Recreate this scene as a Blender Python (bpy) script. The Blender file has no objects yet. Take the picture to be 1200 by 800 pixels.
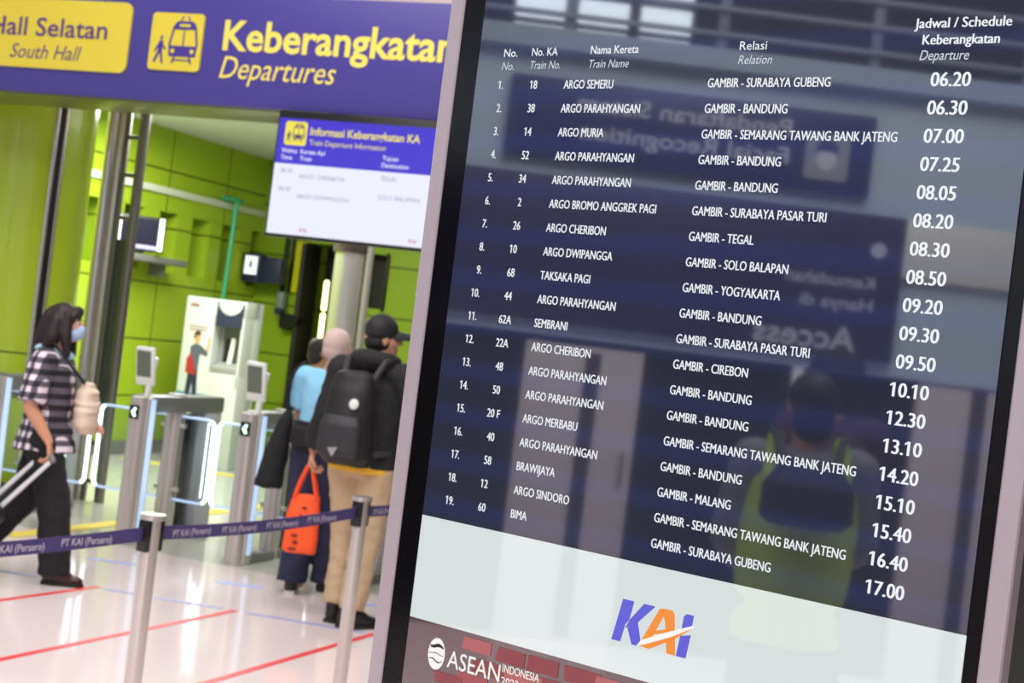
import bpy, bmesh, math, random
from mathutils import Vector, Matrix, Euler, noise

# ------------------------------------------------------------------ scene, camera, world, lights
scn = bpy.context.scene
col = scn.collection
TH = math.radians(20.5)          # the station hall is turned by this much against the view
YAW = math.radians(38.04)        # the departure totem stands at its own angle
EYE = 1.715

cam_d = bpy.data.cameras.new('camera')
cam_d.sensor_width = 36.0
cam_d.lens = 54.0
cam_d.clip_start = 0.05
cam_d.dof.use_dof = True
cam_d.dof.focus_distance = 1.95
cam_d.dof.aperture_fstop = 11.0
cam = bpy.data.objects.new('camera', cam_d)
col.objects.link(cam)
R7 = math.radians(7.05)
right = Vector((math.cos(R7), 0, math.sin(R7)))
up = Vector((-math.sin(R7), 0, math.cos(R7)))
back = Vector((0, -1, 0))
m = Matrix((right, up, back)).transposed().to_4x4()
m.translation = Vector((0, 0, EYE))
cam.matrix_world = m
scn.camera = cam

world = bpy.data.worlds.new('hall_daylight')
scn.world = world
world.use_nodes = True
world.node_tree.nodes['Background'].inputs[0].default_value = (0.95, 0.97, 1.0, 1)
world.node_tree.nodes['Background'].inputs[1].default_value = 0.5

scn.view_settings.view_transform = 'Standard'
scn.view_settings.look = 'None'
scn.view_settings.gamma = 1.0
scn.view_settings.use_curve_mapping = False
scn.view_settings.exposure = 0.0


def BP(p, q, z=0.0):
    """hall coordinates (p across, q deep) to world"""
    return Vector((p * math.cos(TH) + q * math.sin(TH), -p * math.sin(TH) + q * math.cos(TH), z))


def area(name, loc, size, power, color=(1, 1, 1), rot=(0, 0, -TH)):
    d = bpy.data.lights.new(name, 'AREA')
    d.shape = 'RECTANGLE'
    d.size, d.size_y = size
    d.energy = power
    d.color = color
    o = bpy.data.objects.new(name, d)
    o.location = loc
    o.rotation_euler = rot
    col.objects.link(o)
    return o


area('hall_light', BP(-4.0, 5.0, 6.7), (6.0, 5.0), 430, (1.0, 0.97, 0.95))
area('added_back_fill', BP(-1.6, -1.6, 6.7), (5.0, 5.0), 540, (1.0, 0.98, 0.97))  # fill lamp added for the totem front and the mirrored figures' backs
area('concourse_light', BP(-7.9, 12.2, 3.45), (2.2, 2.2), 260, (1.0, 1.0, 0.96))
area('concourse_light_right', BP(-4.2, 11.5, 3.45), (2.0, 3.0), 70, (1.0, 1.0, 0.96))

area('added_rear_wall_fill', Vector((-3.2, 0.3, 6.6)), (3.0, 3.0), 420, (1.0, 0.99, 0.98), (0, math.radians(40), math.radians(14)))  # lamp added to brighten the rear wall that the screen mirrors


# ------------------------------------------------------------------ helpers
def lin(c):
    out = []
    for v in c[:3]:
        v = v / 255.0
        out.append(v / 12.92 if v <= 0.04045 else ((v + 0.055) / 1.055) ** 2.4)
    return (out[0], out[1], out[2], 1.0)


MATS = {}


def mat(name, rgb, rough=0.5, metal=0.0, emit=None, strength=0.0, ior=1.5, noise_amt=0.0, noise_scale=30.0,
        alpha=1.0, trans=0.0, bump=0.0, coat=0.0):
    if name in MATS:
        return MATS[name]
    m = bpy.data.materials.new(name)
    m.use_nodes = True
    nt = m.node_tree
    b = nt.nodes['Principled BSDF']
    b.inputs['Base Color'].default_value = lin(rgb)
    b.inputs['Roughness'].default_value = rough
    b.inputs['Metallic'].default_value = metal
    b.inputs['IOR'].default_value = ior
    b.inputs['Coat Weight'].default_value = coat
    b.inputs['Coat Roughness'].default_value = 0.05
    if trans:
        b.inputs['Transmission Weight'].default_value = trans
    if alpha < 1:
        b.inputs['Alpha'].default_value = alpha
    if emit is not None:
        b.inputs['Emission Color'].default_value = lin(emit)
        b.inputs['Emission Strength'].default_value = strength
    if noise_amt or bump:
        tc = nt.nodes.new('ShaderNodeTexCoord')
        nz = nt.nodes.new('ShaderNodeTexNoise')
        nz.inputs['Scale'].default_value = noise_scale
        nz.inputs['Detail'].default_value = 4
        nt.links.new(tc.outputs['Object'], nz.inputs['Vector'])
        if noise_amt:
            mx = nt.nodes.new('ShaderNodeMix')
            mx.data_type = 'RGBA'
            c = lin(rgb)
            mx.inputs[6].default_value = tuple(v * (1 - noise_amt) for v in c[:3]) + (1,)
            mx.inputs[7].default_value = tuple(min(1, v * (1 + noise_amt)) for v in c[:3]) + (1,)
            nt.links.new(nz.outputs['Fac'], mx.inputs[0])
            nt.links.new(mx.outputs[2], b.inputs['Base Color'])
        if bump:
            bp_ = nt.nodes.new('ShaderNodeBump')
            bp_.inputs['Strength'].default_value = bump
            bp_.inputs['Distance'].default_value = 0.01
            nt.links.new(nz.outputs['Fac'], bp_.inputs['Height'])
            nt.links.new(bp_.outputs['Normal'], b.inputs['Normal'])
    MATS[name] = m
    return m


def E(name, label, cat, loc=(0, 0, 0), rz=0.0, group=None):
    o = bpy.data.objects.new(name, None)
    o.empty_display_size = 0.1
    col.objects.link(o)
    o.location = loc
    o.rotation_euler = (0, 0, rz)
    o['label'] = label
    o['category'] = cat
    if group:
        o['group'] = group
    return o


def tag(o, label, cat, group=None):
    o['label'] = label
    o['category'] = cat
    if group:
        o['group'] = group
    return o


def dup(root, loc, rz, label, group=None):
    r = root.copy()
    col.objects.link(r)
    r.location = loc
    r.rotation_euler = (0, 0, rz)
    r['label'] = label
    if group:
        r['group'] = group
    for ch in list(root.children):
        c = ch.copy()
        col.objects.link(c)
        c.parent = r
        for g in list(ch.children):
            d = g.copy()
            col.objects.link(d)
            d.parent = c
    return r


class G:
    """collects shapes into one mesh"""

    def __init__(self):
        self.bm = bmesh.new()

    def _xf(self, verts, mtx):
        bmesh.ops.transform(self.bm, matrix=mtx, verts=verts)

    def box(self, c, s, bevel=0.0, rot=None, seg=2):
        r = bmesh.ops.create_cube(self.bm, size=1.0)
        vs = r['verts']
        bmesh.ops.scale(self.bm, vec=Vector(s), verts=vs)
        if bevel:
            es = list({e for v in vs for e in v.link_edges})
            rr = bmesh.ops.bevel(self.bm, geom=es, offset=bevel, segments=seg, affect='EDGES', profile=0.5)
            vs = list({v for f in rr['faces'] for v in f.verts} | {v for v in vs if v.is_valid})
        mt = Matrix.Translation(Vector(c))
        if rot:
            mt = mt @ Euler(rot).to_matrix().to_4x4()
        self._xf(vs, mt)
        return self

    def cyl(self, p0, p1, r0, r1=None, seg=24, cap=True):
        p0, p1 = Vector(p0), Vector(p1)
        r1 = r0 if r1 is None else r1
        d = p1 - p0
        r = bmesh.ops.create_cone(self.bm, cap_ends=cap, segments=seg, radius1=r0, radius2=r1, depth=d.length)
        q = d.to_track_quat('Z', 'Y')
        self._xf(r['verts'], Matrix.Translation((p0 + p1) / 2) @ q.to_matrix().to_4x4())
        return self

    def ball(self, c, r, rot=None, sub=3):
        rr = bmesh.ops.create_icosphere(self.bm, subdivisions=sub, radius=1.0)
        if not hasattr(r, '__len__'):
            r = (r, r, r)
        mt = Matrix.Translation(Vector(c))
        if rot:
            mt = mt @ Euler(rot).to_matrix().to_4x4()
        self._xf(rr['verts'], mt @ Matrix.Diagonal((r[0], r[1], r[2], 1)))
        return self

    def cap(self, p0, r0, p1, r1=None, sub=2):
        r1 = r0 if r1 is None else r1
        self.ball(p0, r0, sub=sub)
        self.ball(p1, r1, sub=sub)
        if (Vector(p1) - Vector(p0)).length > 1e-4:
            self.cyl(p0, p1, r0, r1, seg=20)
        return self

    def chain(self, pts, sub=2):
        for a, b in zip(pts[:-1], pts[1:]):
            self.cap(a[0], a[1], b[0], b[1], sub=sub)
        return self

    def tube(self, pts, r, seg=10, closed=False):
        pts = [Vector(p) for p in pts]
        n = len(pts)
        rings = []
        prev = None
        for i, p in enumerate(pts):
            if closed:
                t = (pts[(i + 1) % n] - pts[i - 1]).normalized()
            else:
                t = (pts[min(i + 1, n - 1)] - pts[max(i - 1, 0)]).normalized()
            if prev is None:
                a = Vector((0, 0, 1)) if abs(t.z) < 0.9 else Vector((1, 0, 0))
                u = t.cross(a).normalized()
            else:
                u = (prev - t * prev.dot(t)).normalized()
            prev = u
            v = t.cross(u)
            rings.append([self.bm.verts.new(p + u * r * math.cos(2 * math.pi * k / seg) + v * r * math.sin(2 * math.pi * k / seg)) for k in range(seg)])
        rng = range(n if closed else n - 1)
        for i in rng:
            a, b = rings[i], rings[(i + 1) % n]
            for k in range(seg):
                self.bm.faces.new((a[k], a[(k + 1) % seg], b[(k + 1) % seg], b[k]))
        if not closed:
            self.bm.faces.new(rings[0][::-1])
            self.bm.faces.new(rings[-1])
        return self

    def prism(self, pts, y0, y1):
        """outline in (x, z) extruded along y"""
        a = [self.bm.verts.new((p[0], y0, p[1])) for p in pts]
        b = [self.bm.verts.new((p[0], y1, p[1])) for p in pts]
        n = len(pts)
        self.bm.faces.new(a)
        self.bm.faces.new(b[::-1])
        for i in range(n):
            self.bm.faces.new((a[i], b[i], b[(i + 1) % n], a[(i + 1) % n]))
        return self

    def rrect(self, x0, z0, x1, z1, r, y0, y1, n=6):
        pts = []
        for cx, cz, a0 in ((x1 - r, z1 - r, 0), (x0 + r, z1 - r, 90), (x0 + r, z0 + r, 180), (x1 - r, z0 + r, 270)):
            for k in range(n + 1):
                a = math.radians(a0 + 90 * k / n)
                pts.append((cx + r * math.cos(a), cz + r * math.sin(a)))
        return self.prism(pts, y0, y1)

    def sheet(self, pts3):
        vs = [self.bm.verts.new(p) for p in pts3]
        self.bm.faces.new(vs)
        return self

    def mesh(self, name, smooth=True, angle=35):
        bmesh.ops.recalc_face_normals(self.bm, faces=self.bm.faces)
        me = bpy.data.meshes.new(name)
        self.bm.to_mesh(me)
        self.bm.free()
        if smooth:
            me.polygons.foreach_set('use_smooth', [True] * len(me.polygons))
            try:
                me.set_sharp_from_angle(angle=math.radians(angle))
            except Exception:
                pass
        return me

    def build(self, name, material, parent=None, loc=None, rz=None, smooth=True):
        me = self.mesh(name, smooth)
        return put(name, me, material, parent, loc, rz)


def put(name, me, material, parent=None, loc=None, rz=None):
    if material is not None:
        me.materials.clear()
        me.materials.append(material)
    o = bpy.data.objects.new(name, me)
    col.objects.link(o)
    if parent is not None:
        o.parent = parent
    if loc is not None:
        o.location = loc
    if rz is not None:
        o.rotation_euler = (0, 0, rz)
    return o


def struct(o):
    o['kind'] = 'structure'
    return o


def eval_mesh(o):
    bpy.context.view_layer.update()
    dg = bpy.context.evaluated_depsgraph_get()
    me = bpy.data.meshes.new_from_object(o.evaluated_get(dg))
    data = o.data
    bpy.data.objects.remove(o)
    if isinstance(data, bpy.types.Mesh):
        bpy.data.meshes.remove(data)
    else:
        bpy.data.curves.remove(data)
    return me


def text_verts(body, bold=0.0, shear=0.0):
    cu = bpy.data.curves.new('writing', 'FONT')
    cu.body = body
    cu.size = 1.0
    cu.offset = bold
    cu.shear = shear
    cu.resolution_u = 3
    cu.fill_mode = 'FRONT'
    o = bpy.data.objects.new('writing', cu)
    col.objects.link(o)
    return eval_mesh(o)


CAP = 0.729     # cap height of the built-in lettering at size 1


def add_text(g, body, x, z, cap, y, width=None, bold=0.0, shear=0.0, align='L', double=0.0):
    """writes a line into g: baseline at z, facing -y; cap = height of a capital"""
    me = text_verts(body, bold, shear)
    if not me.vertices:
        bpy.data.meshes.remove(me)
        return
    xs = [v.co.x for v in me.vertices]
    x0, x1 = min(xs), max(xs)
    s = cap / CAP
    sx = (width / (x1 - x0)) if width else s
    w = (x1 - x0) * sx
    ox = {'L': x, 'C': x - w / 2, 'R': x - w}[align]
    base = len(g.bm.verts)
    vs = [g.bm.verts.new((ox + (v.co.x - x0) * sx, y, z + v.co.y * s)) for v in me.vertices]
    copies = [vs]
    if double:                             # heavier strokes
        copies.append([g.bm.verts.new((v.co.x + double * s, v.co.y, v.co.z)) for v in vs])
    for cv in copies:
        for p in me.polygons:
            try:
                g.bm.faces.new([cv[i] for i in p.vertices])
            except ValueError:
                pass
    bpy.data.meshes.remove(me)
    for i, ch in enumerate(body):
        if ch == '1':                      # the flag of the numeral one
            pm = text_verts(body[:i + 1], bold, shear)
            xr = max(v.co.x for v in pm.vertices)
            bpy.data.meshes.remove(pm)
            xl = xr - ONE_W
            h = CAP_ONE
            pts = [(xl + 0.01, h), (xl - 0.15, h - 0.09), (xl - 0.15, h - 0.19), (xl + 0.01, h - 0.11)]
            g.bm.faces.new([g.bm.verts.new((ox + (a - x0) * sx, y, z + b * s)) for a, b in pts])


_m = text_verts('1')
ONE_W = max(v.co.x for v in _m.vertices) - min(v.co.x for v in _m.vertices)
CAP_ONE = max(v.co.y for v in _m.vertices)
bpy.data.meshes.remove(_m)
print('one', ONE_W, CAP_ONE)


def writing(name, lines, material, parent, y):
    """every line of lettering is a mesh of its own, facing -y"""
    out = []
    for ln in lines:
        ln = dict(ln)
        nm = ln.pop('name', name)
        g = G()
        add_text(g, y=y, **ln)
        for f in g.bm.faces:
            f.normal_update()
            if f.normal.y > 0:
                f.normal_flip()
        me = bpy.data.meshes.new(nm)
        g.bm.to_mesh(me)
        g.bm.free()
        out.append(put(nm, me, material, parent))
    return out


def flat_front(g, name, material, parent):
    return g.build(name, material, parent, smooth=False)


def soft(name, g, voxel, material, parent=None, smooth=4, wrinkle=0.0, wscale=(9, 9, 5), seed=0.0):
    """joins overlapping shapes into one continuous skin"""
    me = g.mesh(name, smooth=False)
    o = bpy.data.objects.new(name, me)
    col.objects.link(o)
    md = o.modifiers.new('skin', 'REMESH')
    md.mode = 'VOXEL'
    md.voxel_size = voxel
    md.use_smooth_shade = True
    if smooth:
        sm = o.modifiers.new('smooth', 'SMOOTH')
        sm.iterations = smooth
        sm.factor = 0.5
    me2 = eval_mesh(o)
    me2.name = name
    if wrinkle:
        offs = []
        for v in me2.vertices:
            p = Vector((v.co.x * wscale[0] + seed, v.co.y * wscale[1] + seed, v.co.z * wscale[2]))
            offs.append(noise.noise(p) + 0.5 * noise.noise(p * 2.1))
        nr = [v.normal.copy() for v in me2.vertices]
        for v, d, nn in zip(me2.vertices, offs, nr):
            v.co += nn * d * wrinkle
    me2.polygons.foreach_set('use_smooth', [True] * len(me2.polygons))
    return put(name, me2, material, parent)


# ------------------------------------------------------------------ materials
steel = mat('brushed_steel', (206, 200, 196), 0.34, 0.75, noise_amt=0.06, noise_scale=60)
steel_dark = mat('dark_steel', (128, 124, 116), 0.34, 0.8)
chrome = mat('polished_steel', (215, 208, 204), 0.22, 0.8)
alu = mat('satin_aluminium', (172, 160, 166), 0.42, 0.4)
black = mat('black_plastic', (16, 15, 17), 0.4)
gloss_black = mat('black_glass_border', (10, 8, 11), 0.12, ior=1.3)
white_paint = mat('white_paint', (224, 226, 222), 0.45)
grey_paint = mat('grey_paint', (112, 112, 108), 0.5)
purple = mat('purple_sign', (70, 61, 142), 0.42)
yellow = mat('yellow_sign', (222, 203, 66), 0.45)
yellow_text = mat('yellow_lettering', (240, 222, 100), 0.45)
purple_text = mat('purple_lettering', (92, 62, 120), 0.5)
led_white = mat('lit_white_edge', (240, 245, 250), 0.3, emit=(235, 245, 255), strength=3.2)
led_soft = mat('soft_lit_edge', (180, 200, 225), 0.3, emit=(160, 190, 230), strength=0.75)
green_arrow = mat('lit_arrow', (220, 255, 230), 0.4, emit=(205, 255, 225), strength=1.8)


def green_clad(name, rgb, su, sv, rough=0.3, axis='xz'):
    """glossy cladding with thin panel joints"""
    m = bpy.data.materials.new(name)
    m.use_nodes = True
    nt = m.node_tree
    b = nt.nodes['Principled BSDF']
    tc = nt.nodes.new('ShaderNodeTexCoord')
    sp = nt.nodes.new('ShaderNodeSeparateXYZ')
    nt.links.new(tc.outputs['Object'], sp.inputs[0])
    joints = []
    for ax, size in zip(axis, (su, sv)):
        d = nt.nodes.new('ShaderNodeMath')
        d.operation = 'DIVIDE'
        d.inputs[1].default_value = size
        nt.links.new(sp.outputs['xyz'.index(ax)], d.inputs[0])
        f = nt.nodes.new('ShaderNodeMath')
        f.operation = 'FRACT'
        nt.links.new(d.outputs[0], f.inputs[0])
        l = nt.nodes.new('ShaderNodeMath')
        l.operation = 'LESS_THAN'
        l.inputs[1].default_value = 0.022 / size
        nt.links.new(f.outputs[0], l.inputs[0])
        joints.append(l)
    mx = nt.nodes.new('ShaderNodeMath')
    mx.operation = 'MAXIMUM'
    nt.links.new(joints[0].outputs[0], mx.inputs[0])
    nt.links.new(joints[1].outputs[0], mx.inputs[1])
    mc = nt.nodes.new('ShaderNodeMix')
    mc.data_type = 'RGBA'
    mc.inputs[6].default_value = lin(rgb)
    mc.inputs[7].default_value = lin(tuple(v * 0.55 for v in rgb))
    nt.links.new(mx.outputs[0], mc.inputs[0])
    nt.links.new(mc.outputs[2], b.inputs['Base Color'])
    b.inputs['Roughness'].default_value = rough
    return m


GREEN = (160, 186, 44)
green_wall = green_clad('green_wall_cladding', GREEN, 1.2, 0.62, axis='yz')
green_back = green_clad('green_back_cladding', (136, 162, 36), 0.9, 0.6, axis='xz')
green_column = mat('green_column_enamel', (172, 196, 48), 0.22, coat=0.4)
green_trim = mat('green_pilaster', (150, 190, 24), 0.35)


def floor_material():
    m = bpy.data.materials.new('polished_floor')
    m.use_nodes = True
    nt = m.node_tree
    b = nt.nodes['Principled BSDF']
    tc = nt.nodes.new('ShaderNodeTexCoord')
    sp = nt.nodes.new('ShaderNodeSeparateXYZ')
    nt.links.new(tc.outputs['Object'], sp.inputs[0])
    st = nt.nodes.new('ShaderNodeMapRange')
    st.inputs[1].default_value = 8.95
    st.inputs[2].default_value = 9.0
    nt.links.new(sp.outputs[1], st.inputs[0])
    nz = nt.nodes.new('ShaderNodeTexNoise')
    nz.inputs['Scale'].default_value = 1.3
    nz.inputs['Detail'].default_value = 5
    nt.links.new(tc.outputs['Object'], nz.inputs['Vector'])
    mx = nt.nodes.new('ShaderNodeMix')
    mx.data_type = 'RGBA'
    mx.inputs[6].default_value = lin((229, 214, 214))
    mx.inputs[7].default_value = lin((237, 224, 224))
    nt.links.new(nz.outputs['Fac'], mx.inputs[0])
    m2 = nt.nodes.new('ShaderNodeMix')
    m2.data_type = 'RGBA'
    m2.inputs[7].default_value = lin((196, 196, 186))
    nt.links.new(st.outputs[0], m2.inputs[0])
    nt.links.new(mx.outputs[2], m2.inputs[6])
    nt.links.new(m2.outputs[2], b.inputs['Base Color'])
    b.inputs['Roughness'].default_value = 0.1
    b.inputs['IOR'].default_value = 1.5
    return m


# ------------------------------------------------------------------ the setting
g = G(); g.box((-1, 5.5, -0.05), (30, 31, 0.1))
struct(g.build('floor', floor_material(), rz=-TH))

ceil_m = mat('grey_ceiling', (206, 210, 206), 0.7)
g = G(); g.box((-2.5, 14.0, 3.62), (19, 9.2, 0.12))
struct(g.build('ceiling', ceil_m, rz=-TH))
g = G(); g.box((-2.5, 2.6, 7.1), (19, 13.0, 0.12))
struct(g.build('ceiling', mat('high_ceiling', (205, 203, 200), 0.8), rz=-TH))

# bulkhead above the gates and its olive underside
g = G(); g.box((-4.5, 9.2, 5.06), (23, 0.5, 3.96))
struct(g.build('trim_1', mat('beige_bulkhead', (205, 186, 180), 0.6), rz=-TH))
g = G(); g.box((-4.5, 9.2, 3.055), (23, 0.56, 0.05), 0.01)
struct(g.build('trim_2', mat('olive_soffit', (104, 112, 44), 0.3), rz=-TH))

# green wall on the left with niches, white stripe
def left_wall():
    g = G()
    px = -9.6
    g.box((px - 0.45, 13.4, 1.8), (0.3, 6.6, 3.6))                 # niche backs
    g.box((px - 0.15, 13.4, 1.0), (0.3, 6.6, 2.0))                 # below the niches
    g.box((px - 0.15, 13.4, 3.13), (0.3, 6.6, 0.94))               # above
    y = 10.2
    for k in range(10):                                            # pilasters between niches
        g.box((px - 0.15, y, 2.33), (0.3, 0.3, 0.68))
        y += 0.66
    o = g.build('wall_left', green_wall, rz=-TH)
    return struct(o)
left_wall()
g = G(); g.box((-12.95, 10.25, 1.8), (6.1, 0.3, 3.6))
struct(g.build('wall_left', green_back, rz=-TH))
g = G(); g.box((-9.585, 13.4, 2.885), (0.05, 6.4, 0.075), 0.008)
struct(g.build('trim_3', mat('white_wall_stripe', (222, 226, 210), 0.5), rz=-TH))
g = G(); g.box((-9.56, 13.4, 0.07), (0.04, 6.5, 0.14))
struct(g.build('baseboard_left', grey_paint, rz=-TH))

# far wall: openings in front of which the column stands
def back_wall():
    g = G()
    def seg(p0, p1, z0, z1, y=16.65, t=0.3):
        g.box(((p0 + p1) / 2, y, (z0 + z1) / 2), (p1 - p0, t, z1 - z0))
    seg(-9.9, -9.1, 0, 3.6)
    seg(-9.1, -8.45, 2.6, 3.6)
    seg(-9.1, -8.95, 0, 2.6)
    seg(-8.95, -8.45, 0, 0.02)
    seg(-8.45, -8.2, 0, 3.6)
    seg(-8.2, -7.82, 2.55, 3.6)
    seg(-8.2, -7.82, 0, 1.9)
    seg(-7.82, 5.5, 0, 3.6)
    seg(-9.9, 5.5, 0, 3.6, 17.6, 0.2)
    return struct(g.build('wall_back', green_back, rz=-TH))
back_wall()
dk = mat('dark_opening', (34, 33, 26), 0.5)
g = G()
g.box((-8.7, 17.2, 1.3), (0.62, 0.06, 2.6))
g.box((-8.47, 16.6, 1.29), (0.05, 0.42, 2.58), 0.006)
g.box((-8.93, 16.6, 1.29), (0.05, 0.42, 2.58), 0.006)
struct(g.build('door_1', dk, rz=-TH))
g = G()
g.box((-8.01, 16.86, 2.22), (0.44, 0.06, 0.7))  # dark sheet painted in for the depth of a wall niche
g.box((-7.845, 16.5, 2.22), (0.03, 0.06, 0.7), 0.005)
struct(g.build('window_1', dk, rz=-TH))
g = G(); g.box((6.8, 6.0, 3.5), (0.2, 23, 7.0))
struct(g.build('wall_right', mat('olive_grey_wall', (92, 94, 84), 0.6, noise_amt=0.05, noise_scale=3), rz=-TH))

# yellow guidance strips let into the floor
tact = mat('yellow_tactile_strip', (226, 204, 74), 0.5, bump=0.4, noise_scale=90)
for k, (x, y, w, d) in enumerate(((-6.62, 11.0, 0.14, 4.9), (-7.3, 13.75, 4.0, 0.16), (-7.3, 15.4, 4.0, 0.16))):
    g = G(); g.box((x, y, 0.004), (w, d, 0.008), 0.003, seg=1)
    o = g.build('tactile_strip', tact, rz=-TH)
    tag(o, ['yellow guidance strip running deep through the gates', 'yellow strip across the floor behind the gate flaps', 'yellow floor strip across the far end, nearest the back wall'][k], 'floor strip')

# red and blue floor lines
red = mat('red_tape', (226, 52, 58), 0.4)
blue_tape = mat('blue_tape', (150, 158, 206), 0.4)
blue_pale = mat('pale_blue_marking', (176, 186, 238), 0.4)
def tape(name, a, b, w, m, label, cat):
    a, b = Vector((a[0], a[1], 0)), Vector((b[0], b[1], 0))
    d = b - a
    g = G()
    g.box((0, 0, 0.0015), (d.length, w, 0.003), 0.001, seg=1)
    o = g.build(name, m)
    o.location = (a + b) / 2
    o.rotation_euler = (0, 0, math.atan2(d.y, d.x))
    return tag(o, label, cat)
tape('red_line', (-3.23, 6.80), (-2.218, 8.954), 0.042, red, 'red queue line running under the shoe of the woman', 'floor line')
tape('red_line', (-3.25, 4.25), (-1.379, 8.751), 0.042, red, 'red queue line passing behind the nearer barrier post', 'floor line')
tape('red_line', (-2.55, 3.6), (-0.565, 8.57), 0.042, red, 'red queue line reaching the totem at the bottom of the picture', 'floor line')
tape('blue_line', (-1.86, 8.84), (-1.46, 8.765), 0.04, blue_tape, 'blue floor line right of the nearer barrier post', 'floor line')
tape('blue_line', (-1.31, 8.725), (-0.62, 8.575), 0.04, blue_tape, 'blue floor line under the boots of the man in black', 'floor line')
tape('blue_line', (-3.02, 9.11), (-2.6, 9.03), 0.04, blue_tape, 'blue floor line behind the trousers of the woman', 'floor line')
tape('blue_line', (-2.17, 8.91), (-1.99, 8.875), 0.04, blue_tape, 'short blue floor mark left of the nearer barrier post', 'floor line')
def arrow_mark(c, rz, label):
    g = G()
    g.box((0, 0, 0.0015), (0.16, 0.07, 0.003))
    for s in (-1, 1):
        a = [(s * 0.08, -0.06), (s * 0.16, 0.0), (s * 0.08, 0.06)]
        b = [g.bm.verts.new((x, y, 0.0)) for x, y in a]
        t = [g.bm.verts.new((x, y, 0.003)) for x, y in a]
        g.bm.faces.new(t); g.bm.faces.new(b[::-1])
        for i in range(3):
            g.bm.faces.new((b[i], b[(i + 1) % 3], t[(i + 1) % 3], t[i]))
    o = g.build('distance_marking', blue_pale, smooth=False)
    o.location = (c[0], c[1], 0)
    o.rotation_euler = (0, 0, rz)
    return tag(o, label, 'floor marking')
arrow_mark((-2.37, 9.85), -0.1, 'pale blue floor marking between the woman and the barrier post')
arrow_mark((-1.5, 9.58), -0.1, 'pale blue floor marking left of the man in the light blue shirt')
arrow_mark((-0.66, 9.44), -0.1, 'pale blue floor marking right of the man in black')

# big round green column with a steel joint and a grey bumper rail
cl = E('round_column', 'big round glossy green column behind the woman', 'column', BP(-8.17, 10.31), -TH)
g = G(); g.cyl((0, 0, 0), (0, 0, 0.8), 0.46, seg=64); g.cyl((0, 0, 0.985), (0, 0, 3.56), 0.46, seg=64)
g.cyl((0, 0, 0.7), (0, 0, 1.1), 0.45, seg=64)
g.build('shaft', green_column, cl)
g = G(); g.cyl((0, 0, 0.82), (0, 0, 0.97), 0.49, seg=64); g.cyl((0, 0, 0), (0, 0, 0.12), 0.48, seg=64)
g.build('bumper_rail', mat('dark_grey_rail', (84, 86, 90), 0.4), cl)
for da in (0,):
    a = math.radians(-30)
    ca, sa = math.cos(a), math.sin(a)
    g = G()
    for s, r in ((-1, 0.018), (1, 0.018)):
        g.cyl((0.465 * ca - s * 0.035 * sa, 0.465 * sa + s * 0.035 * ca, 1.0), (0.465 * ca - s * 0.035 * sa, 0.465 * sa + s * 0.035 * ca, 3.56), r, seg=12)
    g.build('joint_trim', chrome, cl)
    g = G(); g.box((0.455 * ca, 0.455 * sa, 2.28), (0.05, 0.05, 2.56), rot=(0, 0, a))
    g.build('joint_groove', black, cl)
g = G(); g.cyl((0, 0, 1.14), (0, 0, 1.155), 0.462, seg=64)
g.build('ring_joint', mat('dark_green_joint', (84, 108, 16), 0.4), cl)

# stainless frame behind the gates: wide post, narrow post, rungs and dark glass
fr = E('steel_frame', 'tall stainless frame with rungs beside the green column', 'steel frame', BP(-7.5, 10.62), -TH)
g = G()
for x, r in ((-0.17, 0.055), (-0.075, 0.03)):
    g.cyl((x, 0, 0), (x, 0, 3.56), r, seg=28)
g.box((-0.12, 0.03, 1.78), (0.12, 0.06, 3.56))
g.build('wide_post', chrome, fr)
g = G(); g.box((-0.03, 0.0, 1.78), (0.05, 0.03, 3.56), 0.006)
g.build('channel', steel_dark, fr)
g = G(); g.box((0.115, 0.0, 1.78), (0.06, 0.03, 3.56), 0.006); g.cyl((0.15, -0.02, 0), (0.15, -0.02, 3.56), 0.035, seg=20)
g.build('narrow_post', steel_dark, fr)
for z in (0.16, 0.47, 2.33, 2.68, 2.99):
    g = G(); g.box((0.04, 0.0, z), (0.10, 0.02, 0.035), 0.004)
    g.build('rung', steel_dark, fr)
g = G(); g.box((0.04, 0.01, 1.35), (0.09, 0.010, 1.6))
g.build('dark_panel', mat('smoked_panel', (62, 70, 62), 0.2), fr)

# round steel column beyond the gates
sc_ = E('steel_column', 'round brushed steel column behind the two men', 'column', BP(-6.30, 12.5), -TH)
g = G(); g.cyl((0, 0, 0), (0, 0, 3.56), 0.16, seg=40)
g.build('shaft', steel, sc_)
g = G(); g.cyl((0, 0, 2.33), (0, 0, 2.46), 0.185, seg=40)
g.build('collar', mat('brown_collar', (70, 58, 52), 0.4), sc_)
g = G(); g.cyl((0.2, -0.06, 0), (0.2, -0.06, 3.56), 0.035, seg=14)
g.build('drain_pipe', steel, sc_)

# ------------------------------------------------------------------ overhead sign
sg = E('direction_sign', 'long purple overhead sign with yellow plates and lettering', 'sign', BP(0, 8.88, 3.04), -TH)
g = G(); g.box((-4.7, 0.03, 0.373), (6.6, 0.1, 0.746), 0.008)
g.build('board', purple, sg)
g = G(); g.rrect(-8.0, 0.17, -6.355, 0.655, 0.06, -0.035, -0.02)
pl = flat_front(g, 'hall_plate', yellow, sg)
writing('hall_lettering', [dict(body='Hall Selatan', x=-7.53, z=0.395, cap=0.135, width=0.995, bold=0.012),
                           dict(body='South Hall', x=-7.33, z=0.235, cap=0.105, width=0.60, shear=0.25)], purple_text, pl, -0.038)
g = G(); g.rrect(-6.183, 0.21, -5.776, 0.60, 0.03, -0.035, -0.02)
pl = flat_front(g, 'train_plate', yellow, sg)

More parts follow.
